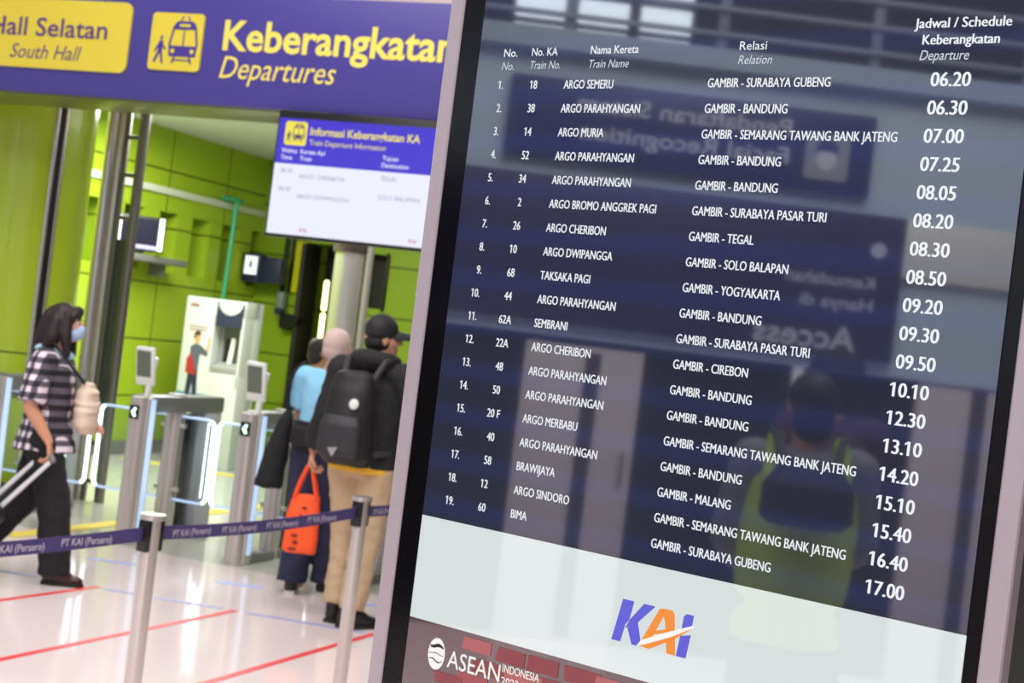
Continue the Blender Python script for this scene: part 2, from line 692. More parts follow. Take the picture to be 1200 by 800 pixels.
def train_icon(x, z, s, y, name, parent, m):
    g = G()
    def P(pts):
        g.prism([(x + a * s, z + b * s) for a, b in pts], y, y - 0.003)
    P([(0.40, 0.24), (0.92, 0.24), (0.94, 0.42), (0.38, 0.42)])                       # front apron
    P([(0.37, 0.42), (0.405, 0.42), (0.47, 0.74), (0.44, 0.76)])
    P([(0.915, 0.42), (0.95, 0.42), (0.89, 0.76), (0.86, 0.74)])
    P([(0.44, 0.70), (0.89, 0.70), (0.86, 0.80), (0.80, 0.84), (0.53, 0.84), (0.47, 0.80)])
    P([(0.65, 0.42), (0.67, 0.42), (0.67, 0.70), (0.65, 0.70)])
    P([(0.56, 0.84), (0.585, 0.84), (0.63, 0.92), (0.61, 0.93)])
    P([(0.74, 0.84), (0.765, 0.84), (0.72, 0.93), (0.70, 0.92)])
    P([(0.46, 0.12), (0.49, 0.12), (0.53, 0.24), (0.50, 0.24)])
    P([(0.86, 0.12), (0.83, 0.12), (0.79, 0.24), (0.82, 0.24)])
    P([(0.47, 0.17), (0.85, 0.17), (0.85, 0.19), (0.47, 0.19)])
    # walking figure
    P([(0.21, 0.52), (0.245, 0.52), (0.255, 0.56), (0.23, 0.59), (0.205, 0.56)])
    P([(0.18, 0.32), (0.255, 0.32), (0.27, 0.48), (0.23, 0.51), (0.18, 0.48)])
    P([(0.18, 0.33), (0.225, 0.31), (0.14, 0.13), (0.10, 0.14)])
    P([(0.215, 0.33), (0.255, 0.33), (0.30, 0.12), (0.265, 0.11)])
    P([(0.18, 0.46), (0.19, 0.40), (0.12, 0.30), (0.105, 0.32)])
    P([(0.25, 0.46), (0.26, 0.40), (0.32, 0.34), (0.33, 0.36)])
    o = g.build(name, m, parent, smooth=False)
    gs = []
    for cx in (0.47, 0.85):
        g = G(); gs.append(('headlamp', g))
        g.prism([(x + (cx + 0.04 * math.cos(k * math.pi / 5)) * s, z + (0.33 + 0.04 * math.sin(k * math.pi / 5)) * s) for k in range(10)], y - 0.003, y - 0.005)
    g = G(); gs.append(('destination_panel', g))
    g.prism([(x + a * s, z + b * s) for a, b in [(0.56, 0.745), (0.77, 0.745), (0.77, 0.79), (0.56, 0.79)]], y - 0.003, y - 0.005)
    return o, gs
o, g2 = train_icon(-6.183, 0.21, 0.40, -0.036, 'train_symbol', pl, mat('purple_symbol', (70, 54, 140), 0.45))
for n2, g in g2:
    g.build(n2, yellow, pl, smooth=False)
writing('departure_lettering', [dict(body='Keberangkatan', x=-5.62, z=0.375, cap=0.205, width=1.69, bold=0.022),
                                dict(body='Departures', x=-5.62, z=0.185, cap=0.155, width=0.87, bold=0.0, shear=0.25)], yellow_text, sg, -0.022)

# ------------------------------------------------------------------ hanging departure monitor
tv = E('departure_monitor', 'large lit monitor with blue header hanging under the purple sign', 'monitor', BP(-4.44, 8.8, 2.205), -TH)
TW, THH = 0.655, 0.80
g = G(); g.box((0.0, 0.03, 0.412), (2 * TW, 0.06, 0.825), 0.006)
g.build('housing', black, tv)
scr_white = mat('monitor_white', (20, 20, 24), 0.25, emit=(238, 240, 254), strength=0.98)
scr_blue = mat('monitor_blue', (10, 10, 30), 0.25, emit=(74, 60, 206), strength=1.0)
scr_yellow = mat('monitor_yellow', (40, 38, 10), 0.3, emit=(244, 228, 84), strength=1.0)
scr_grey = mat('monitor_grey_text', (40, 40, 44), 0.3, emit=(150, 145, 175), strength=1.0)
scr_red = mat('monitor_red_text', (40, 10, 10), 0.3, emit=(200, 90, 100), strength=1.0)
scr_pale = mat('monitor_pale_row', (20, 20, 24), 0.3, emit=(224, 232, 252), strength=1.0)
hz = 0.478
g = G(); g.box((0, -0.003, (0.02 + hz) / 2), (2 * TW - 0.03, 0.006, hz - 0.02))
body = g.build('lit_screen', scr_white, tv, smooth=False)
g = G(); g.box((0, -0.003, (hz + 0.775) / 2), (2 * TW - 0.03, 0.006, 0.775 - hz))
g.build('blue_header', scr_blue, tv, smooth=False)
g = G(); g.rrect(-0.59, 0.60, -0.43, 0.755, 0.02, -0.006, -0.009)
ic = g.build('train_plate', scr_yellow, tv, smooth=False)
o, g2 = train_icon(-0.59, 0.605, 0.155, -0.0095, 'train_symbol', ic, mat('monitor_symbol', (20, 18, 30), 0.3, emit=(90, 70, 110), strength=1.0))
for n2, g in g2:
    g.build(n2, scr_yellow, ic, smooth=False)
writing('title_lettering', [dict(body='Informasi Keberangkatan KA', x=-0.405, z=0.675, cap=0.052, width=0.78, bold=0.02)], scr_yellow, tv, -0.0075)
scr_txt = mat('monitor_white_text', (40, 40, 44), 0.3, emit=(240, 240, 255), strength=1.0)
writing('subtitle_lettering', [dict(body='Train Departure Information', x=-0.405, z=0.61, cap=0.036, width=0.55)], scr_yellow, tv, -0.0075)
writing('column_lettering', [dict(body='Waktu', x=-0.60, z=0.55, cap=0.03, bold=0.01), dict(body='Time', x=-0.60, z=0.505, cap=0.03, bold=0.01),
                             dict(body='Kereta Api', x=-0.46, z=0.55, cap=0.03, bold=0.01), dict(body='Train', x=-0.46, z=0.505, cap=0.03, bold=0.01),
                             dict(body='Tujuan', x=0.13, z=0.55, cap=0.03, bold=0.01), dict(body='Destination', x=0.13, z=0.505, cap=0.03, bold=0.01)], scr_txt, tv, -0.0075)
writing('train_row', [dict(body='08.30', x=-0.59, z=0.42, cap=0.03), dict(body='ARGO CHERIBON', x=-0.45, z=0.39, cap=0.03),
                      dict(body='TEGAL', x=0.13, z=0.42, cap=0.03)], scr_grey, body, -0.0075)
writing('train_row', [dict(body='08.50', x=-0.59, z=0.30, cap=0.03), dict(body='ARGO DWIPANGGA', x=-0.45, z=0.26, cap=0.03),
                      dict(body='SOLO BALAPAN', x=0.13, z=0.30, cap=0.03)], scr_grey, body, -0.0075)
writing('footer_mark', [dict(body='KAI', x=-0.40, z=0.045, cap=0.026, bold=0.02), dict(body='KAI', x=0.38, z=0.045, cap=0.026, bold=0.02)], scr_red, body, -0.0075)
g = G()
for x in (-0.35, 0.35):
    g.box((x, 0.15, 0.70), (0.08, 0.22, 0.06), 0.004); g.box((x, 0.2, 0.76), (0.08, 0.1, 0.13), 0.004)
g.build('hanger', steel_dark, tv)

# ------------------------------------------------------------------ ticket gates
def reader_on(t):
    g = G(); g.tube([(0.02, 0.03, 1.0), (0.03, 0.03, 1.15), (0.06, 0.02, 1.30)], 0.022, seg=12)
    st = g.build('reader_stalk', white_paint, t)
    g = G(); g.box((0.0, 0.0, 1.235), (0.15, 0.03, 0.27), 0.012, rot=(0.18, 0, 0))
    rd = g.build('reader', white_paint, t)
    g = G(); g.box((-0.005, -0.016, 1.25), (0.115, 0.006, 0.185), rot=(0.18, 0, 0))
    g.build('reader_screen', mat('reader_grey', (96, 104, 92), 0.2), rd)


def gate(p, label, with_reader=True, left=0.27, right=0.45):
    t = E('ticket_gate', label, 'ticket gate', BP(p, 9.1), -TH, 'ticket gates in a row across the floor')
    g = G(); g.cyl((0, 0, 0), (0, 0, 1.02), 0.07, seg=32); g.box((0.055, 0.03, 0.51), (0.05, 0.1, 1.02), 0.008)
    g.cyl((0, 0, 0), (0, 0, 0.015), 0.085, seg=32)
    g.build('entry_post', steel, t)
    g = G(); g.box((0.083, 0.03, 0.54), (0.008, 0.05, 0.94))
    g.build('post_light', led_soft, t)
    g = G(); g.box((0.0, -0.072, 0.915), (0.075, 0.012, 0.095), 0.004)
    a = g.build('arrow_sign', black, t)
    g = G()
    g.prism([(-0.018, 0.915), (0.006, 0.948), (0.022, 0.942), (0.008, 0.915), (0.022, 0.888), (0.006, 0.882)], -0.079, -0.082)
    g.build('arrow', green_arrow, a, smooth=False)
    # reader screen leaning on a stalk
    if with_reader:
        reader_on(t)
    # cabinet: top box, rear panel, hinge post, glass side
    g = G(); g.box((0.0, 0.50, 0.975), (0.16, 0.95, 0.115), 0.012)
    g.build('cabinet_top', mat('cabinet_grey', (104, 106, 102), 0.35), t)
    g = G(); g.box((0.0, 0.86, 0.5), (0.14, 0.22, 0.86), 0.01)
    g.build('cabinet_panel', mat('cabinet_panel', (176, 176, 182), 0.4), t)
    g = G(); g.cyl((0.0, 0.45, 0), (0.0, 0.45, 1.045), 0.068, seg=28); g.box((0.05, 0.45, 0.5), (0.03, 0.07, 1.0), 0.005)
    g.build('hinge_post', steel, t)
    g = G(); g.box((0.0, 0.70, 0.48), (0.012, 0.42, 0.84))
    g.build('glass_pane', glassy, t)
    g = G(); g.box((0.0, 0.50, 0.03), (0.13, 0.98, 0.06), 0.008)
    g.build('plinth', mat('plinth_grey', (120, 122, 118), 0.4), t)
    g = G(); g.box((0.07, 0.80, 0.56), (0.012, 0.014, 0.56), 0.004, seg=1)
    g.build('panel_light', led_white, t)
    # flaps with lit edges
    for nm, s, w in (('left_flap', 1, left), ('right_flap', -1, right)):
        x0 = s * 0.06
        x1 = s * (0.06 + w)
        z0, z1 = 0.29, 0.89
        g = G(); g.box(((x0 + x1) / 2, 0.45, (z0 + z1) / 2), (w, 0.01, z1 - z0))
        f = g.build('flap', glassy, t)
        pth = [(x0, 0.45, z1)]
        r = 0.05
        for q in range(7):
            an = math.radians(90 - 15 * q)
            pth.append((x1 - s * r + s * r * math.cos(an), 0.45, z1 - r + r * math.sin(an)))
        for q in range(7):
            an = math.radians(0 - 15 * q)
            pth.append((x1 - s * r + s * r * math.cos(an), 0.45, z0 + r + r * math.sin(an)))
        pth.append((x0, 0.45, z0))
        n1 = len(pth)
        g = G(); g.tube(pth[3:-3], 0.0125, seg=8)
        g.build('lit_edge', led_white, f)
        for piece in (pth[:4], pth[-4:]):
            g = G(); g.tube(piece, 0.009, seg=8)
            g.build('lit_rail', led_soft, f)
        for z in (0.36, 0.82):
            g = G(); g.cyl((s * 0.03, 0.45, z), (s * 0.1, 0.45, z), 0.018, seg=12)
            g.build('hinge', chrome, f)
    return t


def thin_glass():
    m = bpy.data.materials.new('clear_glass')
    m.use_nodes = True
    nt = m.node_tree
    out = nt.nodes['Material Output']
    nt.nodes.remove(nt.nodes['Principled BSDF'])
    tr = nt.nodes.new('ShaderNodeBsdfTransparent')
    tr.inputs[0].default_value = (0.9, 0.94, 0.93, 1)
    gl = nt.nodes.new('ShaderNodeBsdfGlossy')
    gl.inputs['Roughness'].default_value = 0.05
    fz = nt.nodes.new('ShaderNodeFresnel')
    fz.inputs[0].default_value = 1.45
    mx = nt.nodes.new('ShaderNodeMixShader')
    nt.links.new(fz.outputs[0], mx.inputs[0])
    nt.links.new(tr.outputs[0], mx.inputs[1])
    nt.links.new(gl.outputs[0], mx.inputs[2])
    nt.links.new(mx.outputs[0], out.inputs[0])
    return m
glassy = thin_glass()

gate(-6.07, 'ticket gate whose lit arrow stands right beside the woman', right=0.57)
g0 = gate(-5.19, 'ticket gate with lit arrow left of the man in light blue')
dup(g0, BP(-4.31, 9.1), -TH, 'ticket gate mostly hidden behind the man in the black jacket', g0['group'])
gate(-7.3, 'ticket gate without a reader behind the woman at the left edge', False, left=0.46)

# ------------------------------------------------------------------ belt barrier
belt_m = mat('purple_belt', (72, 62, 118), 0.6, noise_amt=0.08, noise_scale=120)
belt_txt = mat('belt_lettering', (206, 196, 214), 0.6)
posts = [Vector((-1.93, 4.2, 0)), Vector((-1.198, 5.5, 0)), Vector((-0.578, 6.876, 0)), Vector((-0.05, 8.25, 0))]
plabel = ['steel barrier post out past the left edge', 'nearer steel barrier post with purple belts on both sides', 'farther steel barrier post in front of the khaki trousers', 'steel barrier post hidden behind the tall timetable totem']
for i, P in enumerate(posts):
    t = E('barrier_post', plabel[i], 'barrier post', P, 0, 'belt barrier posts')
    g = G(); g.cyl((0, 0, 0.02), (0, 0, 0.93), 0.0315, seg=32)
    g.build('pole', chrome, t)
    g = G(); g.cyl((0, 0, 0), (0, 0, 0.012), 0.17, seg=48); g.cyl((0, 0, 0.012), (0, 0, 0.035), 0.16, 0.05, seg=48)
    g.build('base', steel, t)
    nxt = posts[i + 1] - P if i < 3 else P - posts[i - 1]
    prv = P - posts[i - 1] if i > 0 else nxt
    a = math.atan2(nxt.y, nxt.x)
    g = G(); g.cyl((0, 0, 0.925), (0, 0, 0.945), 0.046, seg=32); g.ball((0, 0, 0.944), (0.044, 0.044, 0.0))
    g.build('cap', chrome, t)
    g = G()
    for dv in (nxt.normalized(), -prv.normalized()):
        g.box((dv.x * 0.034, dv.y * 0.034, 0.868), (0.022, 0.05, 0.115), 0.006, rot=(0, 0, math.atan2(dv.y, dv.x)))
    g.build('belt_cassette', black, t)
    if i < 3:
        L = nxt.length - 0.08
        g = G()
        n = 24
        top, bot = [], []
        for k in range(n + 1):
            s = k / n
            sag = -0.018 * 4 * s * (1 - s)
            x = 0.04 + L * s
            top.append((x, 0.9 + sag))
            bot.append((x, 0.85 + sag))
        for k in range(n):
            for (ya, yb) in ((-0.001, 0.001),):
                g.prism([bot[k], bot[k + 1], top[k + 1], top[k]], ya, yb)
        bmesh.ops.remove_doubles(g.bm, verts=g.bm.verts, dist=1e-5)
        b = g.build('belt', belt_m, t, smooth=False)
        b.rotation_euler = (0, 0, a)
        lines = []
        x = 0.13
        while x < L - 0.2:
            s = (x + 0.1) / L
            lines.append(dict(body='PT KAI (Persero)', x=x, z=0.863 - 0.018 * 4 * s * (1 - s), cap=0.026, width=0.235, bold=0.012))
            x += 0.31
        w = writing('belt_lettering', lines, belt_txt, b, -0.0022)

# ------------------------------------------------------------------ things at the far green wall
# white ticket kiosk
kk = E('ticket_kiosk', 'white self service kiosk with a painted figure against the green wall', 'kiosk', BP(-8.62, 14.1), -TH)
kk.scale = (0.8, 0.86, 1)
g = G(); g.box((-0.24, 0.2, 0.89), (0.46, 0.4, 1.78), 0.012)
kiosk_white = mat('kiosk_white', (196, 200, 196), 0.45)
g.build('poster_side', kiosk_white, kk)
g = G()
g.box((0.22, 0.32, 0.89), (0.46, 0.2, 1.78), 0.01)
g.box((0.22, 0.16, 0.5), (0.46, 0.34, 1.0), 0.012)
g.box((0.22, 0.16, 1.69), (0.46, 0.34, 0.18), 0.01)
g.box((0.425, 0.16, 1.3), (0.045, 0.34, 0.9), 0.008)
g.build('machine_side', kiosk_white, kk)
navy = mat('navy_plastic', (38, 42, 70), 0.4)
g = G()
arc = [(0.02, 1.76), (0.02, 1.5), (0.42, 1.5), (0.42, 1.76)]
for k in range(9):
    a_ = math.pi * k / 8
    arc.append((0.22 + 0.19 * math.cos(a_), 1.76 - 0.14 * math.sin(a_)))
g.prism(arc, -0.02, 0.03)
g.build('navy_header', navy, kk, smooth=False)
g = G(); g.box((0.21, 0.215, 1.25), (0.38, 0.02, 0.5))
g.build('recess_back', grey_paint, kk)
g = G(); g.box((0.12, 0.19, 1.24), (0.10, 0.03, 0.26), 0.01); g.box((0.32, 0.19, 1.3), (0.06, 0.03, 0.3), 0.01)
g.build('dark_screen', black, kk)
g = G(); g.box((0.21, 0.10, 1.03), (0.38, 0.2, 0.14), 0.015, rot=(0.3, 0, 0))
g.build('keypad_shelf', mat('shelf_grey', (150, 152, 148), 0.4), kk)
g = G(); g.cyl((0.22, 0.1, 1.1), (0.22, 0.16, 1.38), 0.035, seg=16)
g.build('scanner', white_paint, kk)
def flat(name, pts, m, parent, y=-0.002):
    g = G(); g.prism(pts, y, y - 0.004); return g.build(name, m, parent, smooth=False)
ps = [c for c in kk.children if c.name.startswith('poster_side')][0]
def ell(cx, cz, rx, rz, n=14):
    return [(cx + rx * math.cos(2 * math.pi * k / n), cz + rz * math.sin(2 * math.pi * k / n)) for k in range(n)]
flat('figure_head', ell(-0.235, 1.34, 0.045, 0.06), mat('figure_skin', (196, 150, 90), 0.6), ps)
flat('figure_hair', [(-0.29, 1.35), (-0.28, 1.40), (-0.24, 1.425), (-0.195, 1.41), (-0.19, 1.37), (-0.25, 1.375), (-0.27, 1.33)], mat('figure_hair', (70, 48, 28), 0.6), ps, -0.005)
flat('figure_shirt', [(-0.32, 1.25), (-0.26, 1.28), (-0.17, 1.27), (-0.05, 1.20), (-0.06, 1.16), (-0.17, 1.18), (-0.18, 1.0), (-0.33, 1.0)], mat('figure_shirt', (82, 88, 100), 0.6), ps)
flat('figure_bag', [(-0.36, 1.12), (-0.30, 1.18), (-0.24, 1.06), (-0.20, 0.95), (-0.36, 0.97)], mat('figure_red', (164, 40, 36), 0.6), ps, -0.006)
flat('figure_trousers', [(-0.32, 1.0), (-0.18, 1.0), (-0.15, 0.66), (-0.21, 0.66), (-0.245, 0.88), (-0.275, 0.66), (-0.34, 0.66)], mat('figure_navy', (32, 36, 66), 0.6), ps)
flat('figure_arm', [(-0.07, 1.17), (-0.05, 1.21), (-0.03, 1.36), (-0.055, 1.36), (-0.08, 1.22)], mat('figure_skin', (196, 150, 90), 0.6), ps)
flat('teal_band', [(-0.465, 0.68), (-0.01, 0.68), (-0.01, 0.76), (-0.465, 0.76)], mat('teal_print', (70, 132, 158), 0.6), ps, -0.0005)
g = G(); g.box((-0.33, -0.003, 1.69), (0.13, 0.006, 0.035)); g.box((-0.24, -0.003, 1.43), (0.26, 0.004, 0.012)); g.box((-0.24, -0.003, 1.465), (0.26, 0.004, 0.012))
g.build('printed_mark', mat('figure_maroon', (150, 110, 106), 0.6), ps)

# monitor on a shelf in the green wall
sh = E('wall_shelf', 'grey shelf on the green wall behind the steel frame', 'shelf', BP(-9.58, 13.85, 2.08), -TH)
g = G(); g.box((0.15, -0.05, 0.03), (0.36, 1.25, 0.07), 0.01)
g.build('board', grey_paint, sh)
g = G(); g.box((0.1, -0.4, -0.07), (0.2, 0.03, 0.14), 0.005); g.box((0.1, 0.35, -0.07), (0.2, 0.03, 0.14), 0.005)
g.build('bracket', grey_paint, sh)
mo = E('wall_monitor', 'small lit monitor standing on the grey shelf', 'monitor', BP(-9.36, 13.55, 2.152), -TH + math.radians(52))
g = G(); g.box((-0.02, 0.025, 0.21), (0.66, 0.05, 0.36), 0.01); g.box((0, 0.02, 0.02), (0.2, 0.12, 0.03), 0.006)
g.build('casing', black, mo)
bright = mat('screen_bright', (200, 200, 200), 0.3, emit=(245, 250, 240), strength=1.5)
g = G(); g.box((-0.245, -0.002, 0.225), (0.17, 0.006, 0.29))
g.build('bright_band', bright, mo, smooth=False)
g = G(); g.box((0.27, -0.002, 0.215), (0.05, 0.006, 0.34))
g.build('bright_band', bright, mo, smooth=False)
g = G(); g.box((0.04, -0.002, 0.23), (0.38, 0.005, 0.27))
g.build('dark_band', mat('screen_navy', (20, 20, 30), 0.2, emit=(36, 36, 60), strength=1.0), mo, smooth=False)
g = G(); g.box((-0.02, -0.002, 0.07), (0.52, 0.006, 0.04))
g.build('lilac_band', mat('screen_lilac', (120, 120, 160), 0.3, emit=(196, 190, 230), strength=1.0), mo, smooth=False)

# navy box display with a lit notice
nb = E('box_display', 'navy box display with a small lit notice on the far wall', 'display', BP(-9.2, 16.1, 2.04), -TH)
g = G(); g.box((-0.25, 0.08, 0.17), (0.24, 0.16, 0.34), 0.012); g.box((0.0, 0.09, 0.165), (0.28, 0.14, 0.31), 0.012)
g.build('casing', navy, nb)
g = G(); g.box((-0.25, -0.004, 0.2), (0.17, 0.008, 0.22), 0.003, seg=1)
n_ = g.build('lit_notice', mat('notice_lit', (200, 205, 205), 0.4, emit=(225, 235, 232), strength=1.0), nb)
g = G(); g.box((-0.25, -0.010, 0.2), (0.03, 0.004, 0.06)); g.ball((-0.25, -0.010, 0.245), (0.014, 0.002, 0.014))
g.build('notice_symbol', navy, n_)
g = G(); g.box((-0.1, 0.22, 0.25), (0.1, 0.36, 0.05), 0.008)
g.build('bracket', grey_paint, nb)

# camera pod hanging below, black wedge
cp = E('wall_camera', 'small grey camera pod below the navy display', 'camera', BP(-9.13, 16.42, 1.72), -TH)
g = G(); g.box((0, -0.05, 0.14), (0.09, 0.14, 0.22), 0.02)
g.build('body', mat('pod_grey', (120, 128, 118), 0.4), cp)
g = G(); g.cyl((0, -0.12, 0.02), (0, -0.02, 0.02), 0.05, seg=20)
g.build('lens', navy, cp)
wd = G(); wd.prism([(-0.14, 0.1), (0.13, 0.08), (0.10, -0.02), (-0.06, -0.1), (-0.13, -0.08)], -0.12, 0.03)
o = wd.build('loudspeaker', black, None, BP(-8.98, 16.46, 1.62), -TH, smooth=False)
tag(o, 'black wedge shaped loudspeaker low on the far green wall', 'loudspeaker')
# lime banner between dark jambs
bn = E('lime_banner', 'yellow green upright banner left of the dark doorway', 'banner', BP(-9.02, 16.44, 1.98), -TH)
g = G(); g.box((0.03, 0.0, 0.31), (0.13, 0.03, 0.62), 0.006)
g.build('panel', mat('lime_yellow', (196, 192, 22), 0.4), bn)
g = G(); g.box((-0.16, 0.0, 0.32), (0.045, 0.04, 0.66), 0.004); g.box((-0.07, 0.0, 0.32), (0.035, 0.04, 0.66), 0.004)
g.build('dark_edge', black, bn)
# warm tube lamps in the doorway
lp = E('tube_lamp', 'warm glowing upright tube lamp in the far doorway', 'lamp', BP(-8.58, 16.42, 0.9), -TH)
warm = mat('warm_tube', (255, 240, 190), 0.4, emit=(255, 232, 150), strength=4.0)
g = G(); g.cap((0, 0, 0.93), 0.03, (0, 0, 1.24), 0.03)
g.build('glow_tube', warm, lp)
g = G(); g.cap((0, 0, 0.22), 0.028, (0, 0, 0.85), 0.028)
g.build('glow_tube', warm, lp)
g = G(); g.box((0, 0.045, 0.7), (0.05, 0.03, 1.15), 0.005)
g.build('holder', steel_dark, lp)
# green water pipe down the wall
g = G(); g.tube([Vector((-9.5, 15.62, 2.98)), Vector((-9.46, 15.62, 2.93)), Vector((-9.46, 15.6, 2.3)), Vector((-9.46, 15.55, 1.2))], 0.028, seg=12)
g.tube([Vector((-9.52, 15.4, 2.96)), Vector((-9.46, 15.6, 2.96)), Vector((-9.52, 15.85, 2.96))], 0.025, seg=10)
o = g.build('water_pipe', mat('teal_pipe', (70, 176, 130), 0.35), rz=-TH)
tag(o, 'thin teal pipe running down the green wall behind the kiosk', 'pipe')
g = G(); g.box((-9.87, 15.80, 2.27), (0.05, 0.22, 0.26), 0.006)
o = g.build('wall_notice', mat('notice_paper', (164, 190, 110), 0.6), rz=-TH)
tag(o, 'pale notice hung in a niche of the green wall', 'notice')

# ------------------------------------------------------------------ timetable totem
# local frame: x along the screen, z up, front looks to -y; x=0 is the number column
tt = E('timetable_totem', 'tall totem screen showing the train departure timetable', 'display totem', (-0.053, 2.2, 0), -YAW)
ZT = 2.098
def Z(v):
    return ZT - v
XL, XR = -0.056, 0.764
g = G()
g.box(((-0.122 + 0.809) / 2, 0.08, 1.40), (0.931, 0.13, 2.72), 0.006)
g.build('housing', mat('graphite_housing', (58, 58, 58), 0.5), tt)
g = G()
g.box((-0.109, 0.012, 1.40), (0.027, 0.03, 2.72), 0.002, seg=1)
g.build('frame_strip', alu, tt)
g = G()
g.box((0.7955, 0.012, 1.40), (0.027, 0.03, 2.72), 0.002, seg=1)
g.build('frame_strip', alu, tt)
g = G()
g.box(((-0.097 + 0.782) / 2, 0.006, 1.40), (0.879, 0.012, 2.70))
g.build('glass_border', gloss_black, tt, smooth=False)
g = G(); g.box((0.34, 0.08, 0.02), (1.05, 0.5, 0.04), 0.008)
g.build('base_plate', steel_dark, tt)


def glass_screen(name, rgb, strength, bands=False):
    m = bpy.data.materials.new(name)
    m.use_nodes = True
    nt = m.node_tree
    b = nt.nodes['Principled BSDF']
    b.inputs['Base Color'].default_value = (0.006, 0.006, 0.008, 1)
    b.inputs['Roughness'].default_value = 0.03
    b.inputs['IOR'].default_value = 2.1
    b.inputs['Emission Color'].default_value = lin(rgb)
    b.inputs['Emission Strength'].default_value = strength
    if bands:
        tc = nt.nodes.new('ShaderNodeTexCoord')
        sp = nt.nodes.new('ShaderNodeSeparateXYZ')
        nt.links.new(tc.outputs['Object'], sp.inputs[0])
        w = nt.nodes.new('ShaderNodeMath'); w.operation = 'MULTIPLY'; w.inputs[1].default_value = 2 * math.pi / 0.066
        nt.links.new(sp.outputs[2], w.inputs[0])
        s = nt.nodes.new('ShaderNodeMath'); s.operation = 'SINE'
        nt.links.new(w.outputs[0], s.inputs[0])
        nz = nt.nodes.new('ShaderNodeTexNoise')
        nz.inputs['Scale'].default_value = 4
        mp = nt.nodes.new('ShaderNodeMapping')
        mp.inputs['Scale'].default_value = (0.5, 0.5, 9)
        nt.links.new(tc.outputs['Object'], mp.inputs[0])
        nt.links.new(mp.outputs[0], nz.inputs['Vector'])
        ml = nt.nodes.new('ShaderNodeMath'); ml.operation = 'MULTIPLY'
        nt.links.new(s.outputs[0], ml.inputs[0]); nt.links.new(nz.outputs['Fac'], ml.inputs[1])
        mr = nt.nodes.new('ShaderNodeMapRange')
        mr.inputs[1].default_value = -0.1; mr.inputs[2].default_value = 0.5
        nt.links.new(ml.outputs[0], mr.inputs[0])
        mx = nt.nodes.new('ShaderNodeMix'); mx.data_type = 'RGBA'
        mx.inputs[6].default_value = lin(rgb)
        mx.inputs[7].default_value = lin((rgb[0] + 1, rgb[1] + 4, rgb[2] + 20))
        nt.links.new(mr.outputs[0], mx.inputs[0])
        nt.links.new(mx.outputs[2], b.inputs['Emission Color'])
    return m


g = G(); g.box(((XL + XR) / 2, -0.0005, (Z(-0.508) + Z(0.6485)) / 2), (XR - XL, 0.003, Z(-0.508) - Z(0.6485)))
scr = g.build('timetable_screen', glass_screen('navy_screen', (32, 35, 51), 1.0, True), tt, smooth=False)
g = G(); g.box(((XL + XR) / 2, -0.0005, (Z(0.6485) + Z(0.797)) / 2), (XR - XL, 0.003, Z(0.6485) - Z(0.797)))
wband = g.build('white_band', glass_screen('white_band', (214, 222, 222), 1.0), tt, smooth=False)
g = G(); g.box(((XL + XR) / 2, -0.0005, (Z(0.797) + Z(0.95)) / 2), (XR - XL, 0.003, Z(0.797) - Z(0.95)))
mband = g.build('maroon_band', glass_screen('maroon_band', (86, 60, 64), 1.0), tt, smooth=False)

ink = mat('white_screen_text', (60, 60, 60), 0.3, emit=(236, 240, 244), strength=0.95)
ink_dim = mat('thin_screen_text', (60, 60, 60), 0.3, emit=(206, 214, 224), strength=0.9)
YT = -0.0026
ROWS = [('1.', '18', 'ARGO SEMERU', 'GAMBIR - SURABAYA GUBENG', '06.20'),
        ('2.', '38', 'ARGO PARAHYANGAN', 'GAMBIR - BANDUNG', '06.30'),
        ('3.', '14', 'ARGO MURIA', 'GAMBIR - SEMARANG TAWANG BANK JATENG', '07.00'),
        ('4.', '52', 'ARGO PARAHYANGAN', 'GAMBIR - BANDUNG', '07.25'),
        ('5.', '34', 'ARGO PARAHYANGAN', 'GAMBIR - BANDUNG', '08.05'),
        ('6.', '2', 'ARGO BROMO ANGGREK PAGI', 'GAMBIR - SURABAYA PASAR TURI', '08.20'),
        ('7.', '26', 'ARGO CHERIBON', 'GAMBIR - TEGAL', '08.30'),
        ('8.', '10', 'ARGO DWIPANGGA', 'GAMBIR - SOLO BALAPAN', '08.50'),
        ('9.', '68', 'TAKSAKA PAGI', 'GAMBIR - YOGYAKARTA', '09.20'),
        ('10.', '44', 'ARGO PARAHYANGAN', 'GAMBIR - BANDUNG', '09.30'),
        ('11.', '62A', 'SEMBRANI', 'GAMBIR - SURABAYA PASAR TURI', '09.50'),
        ('12.', '22A', 'ARGO CHERIBON', 'GAMBIR - CIREBON', '10.10'),
        ('13.', '48', 'ARGO PARAHYANGAN', 'GAMBIR - BANDUNG', '12.30'),
        ('14.', '50', 'ARGO PARAHYANGAN', 'GAMBIR - BANDUNG', '13.10'),
        ('15.', '20 F', 'ARGO MERBABU', 'GAMBIR - SEMARANG TAWANG BANK JATENG', '14.20'),
        ('16.', '40', 'ARGO PARAHYANGAN', 'GAMBIR - BANDUNG', '15.10'),
        ('17.', '58', 'BRAWIJAYA', 'GAMBIR - MALANG', '15.40'),
        ('18.', '12', 'ARGO SINDORO', 'GAMBIR - SEMARANG TAWANG BANK JATENG', '16.40'),
        ('19.', '60', 'BIMA', 'GAMBIR - SURABAYA GUBENG', '17.00')]
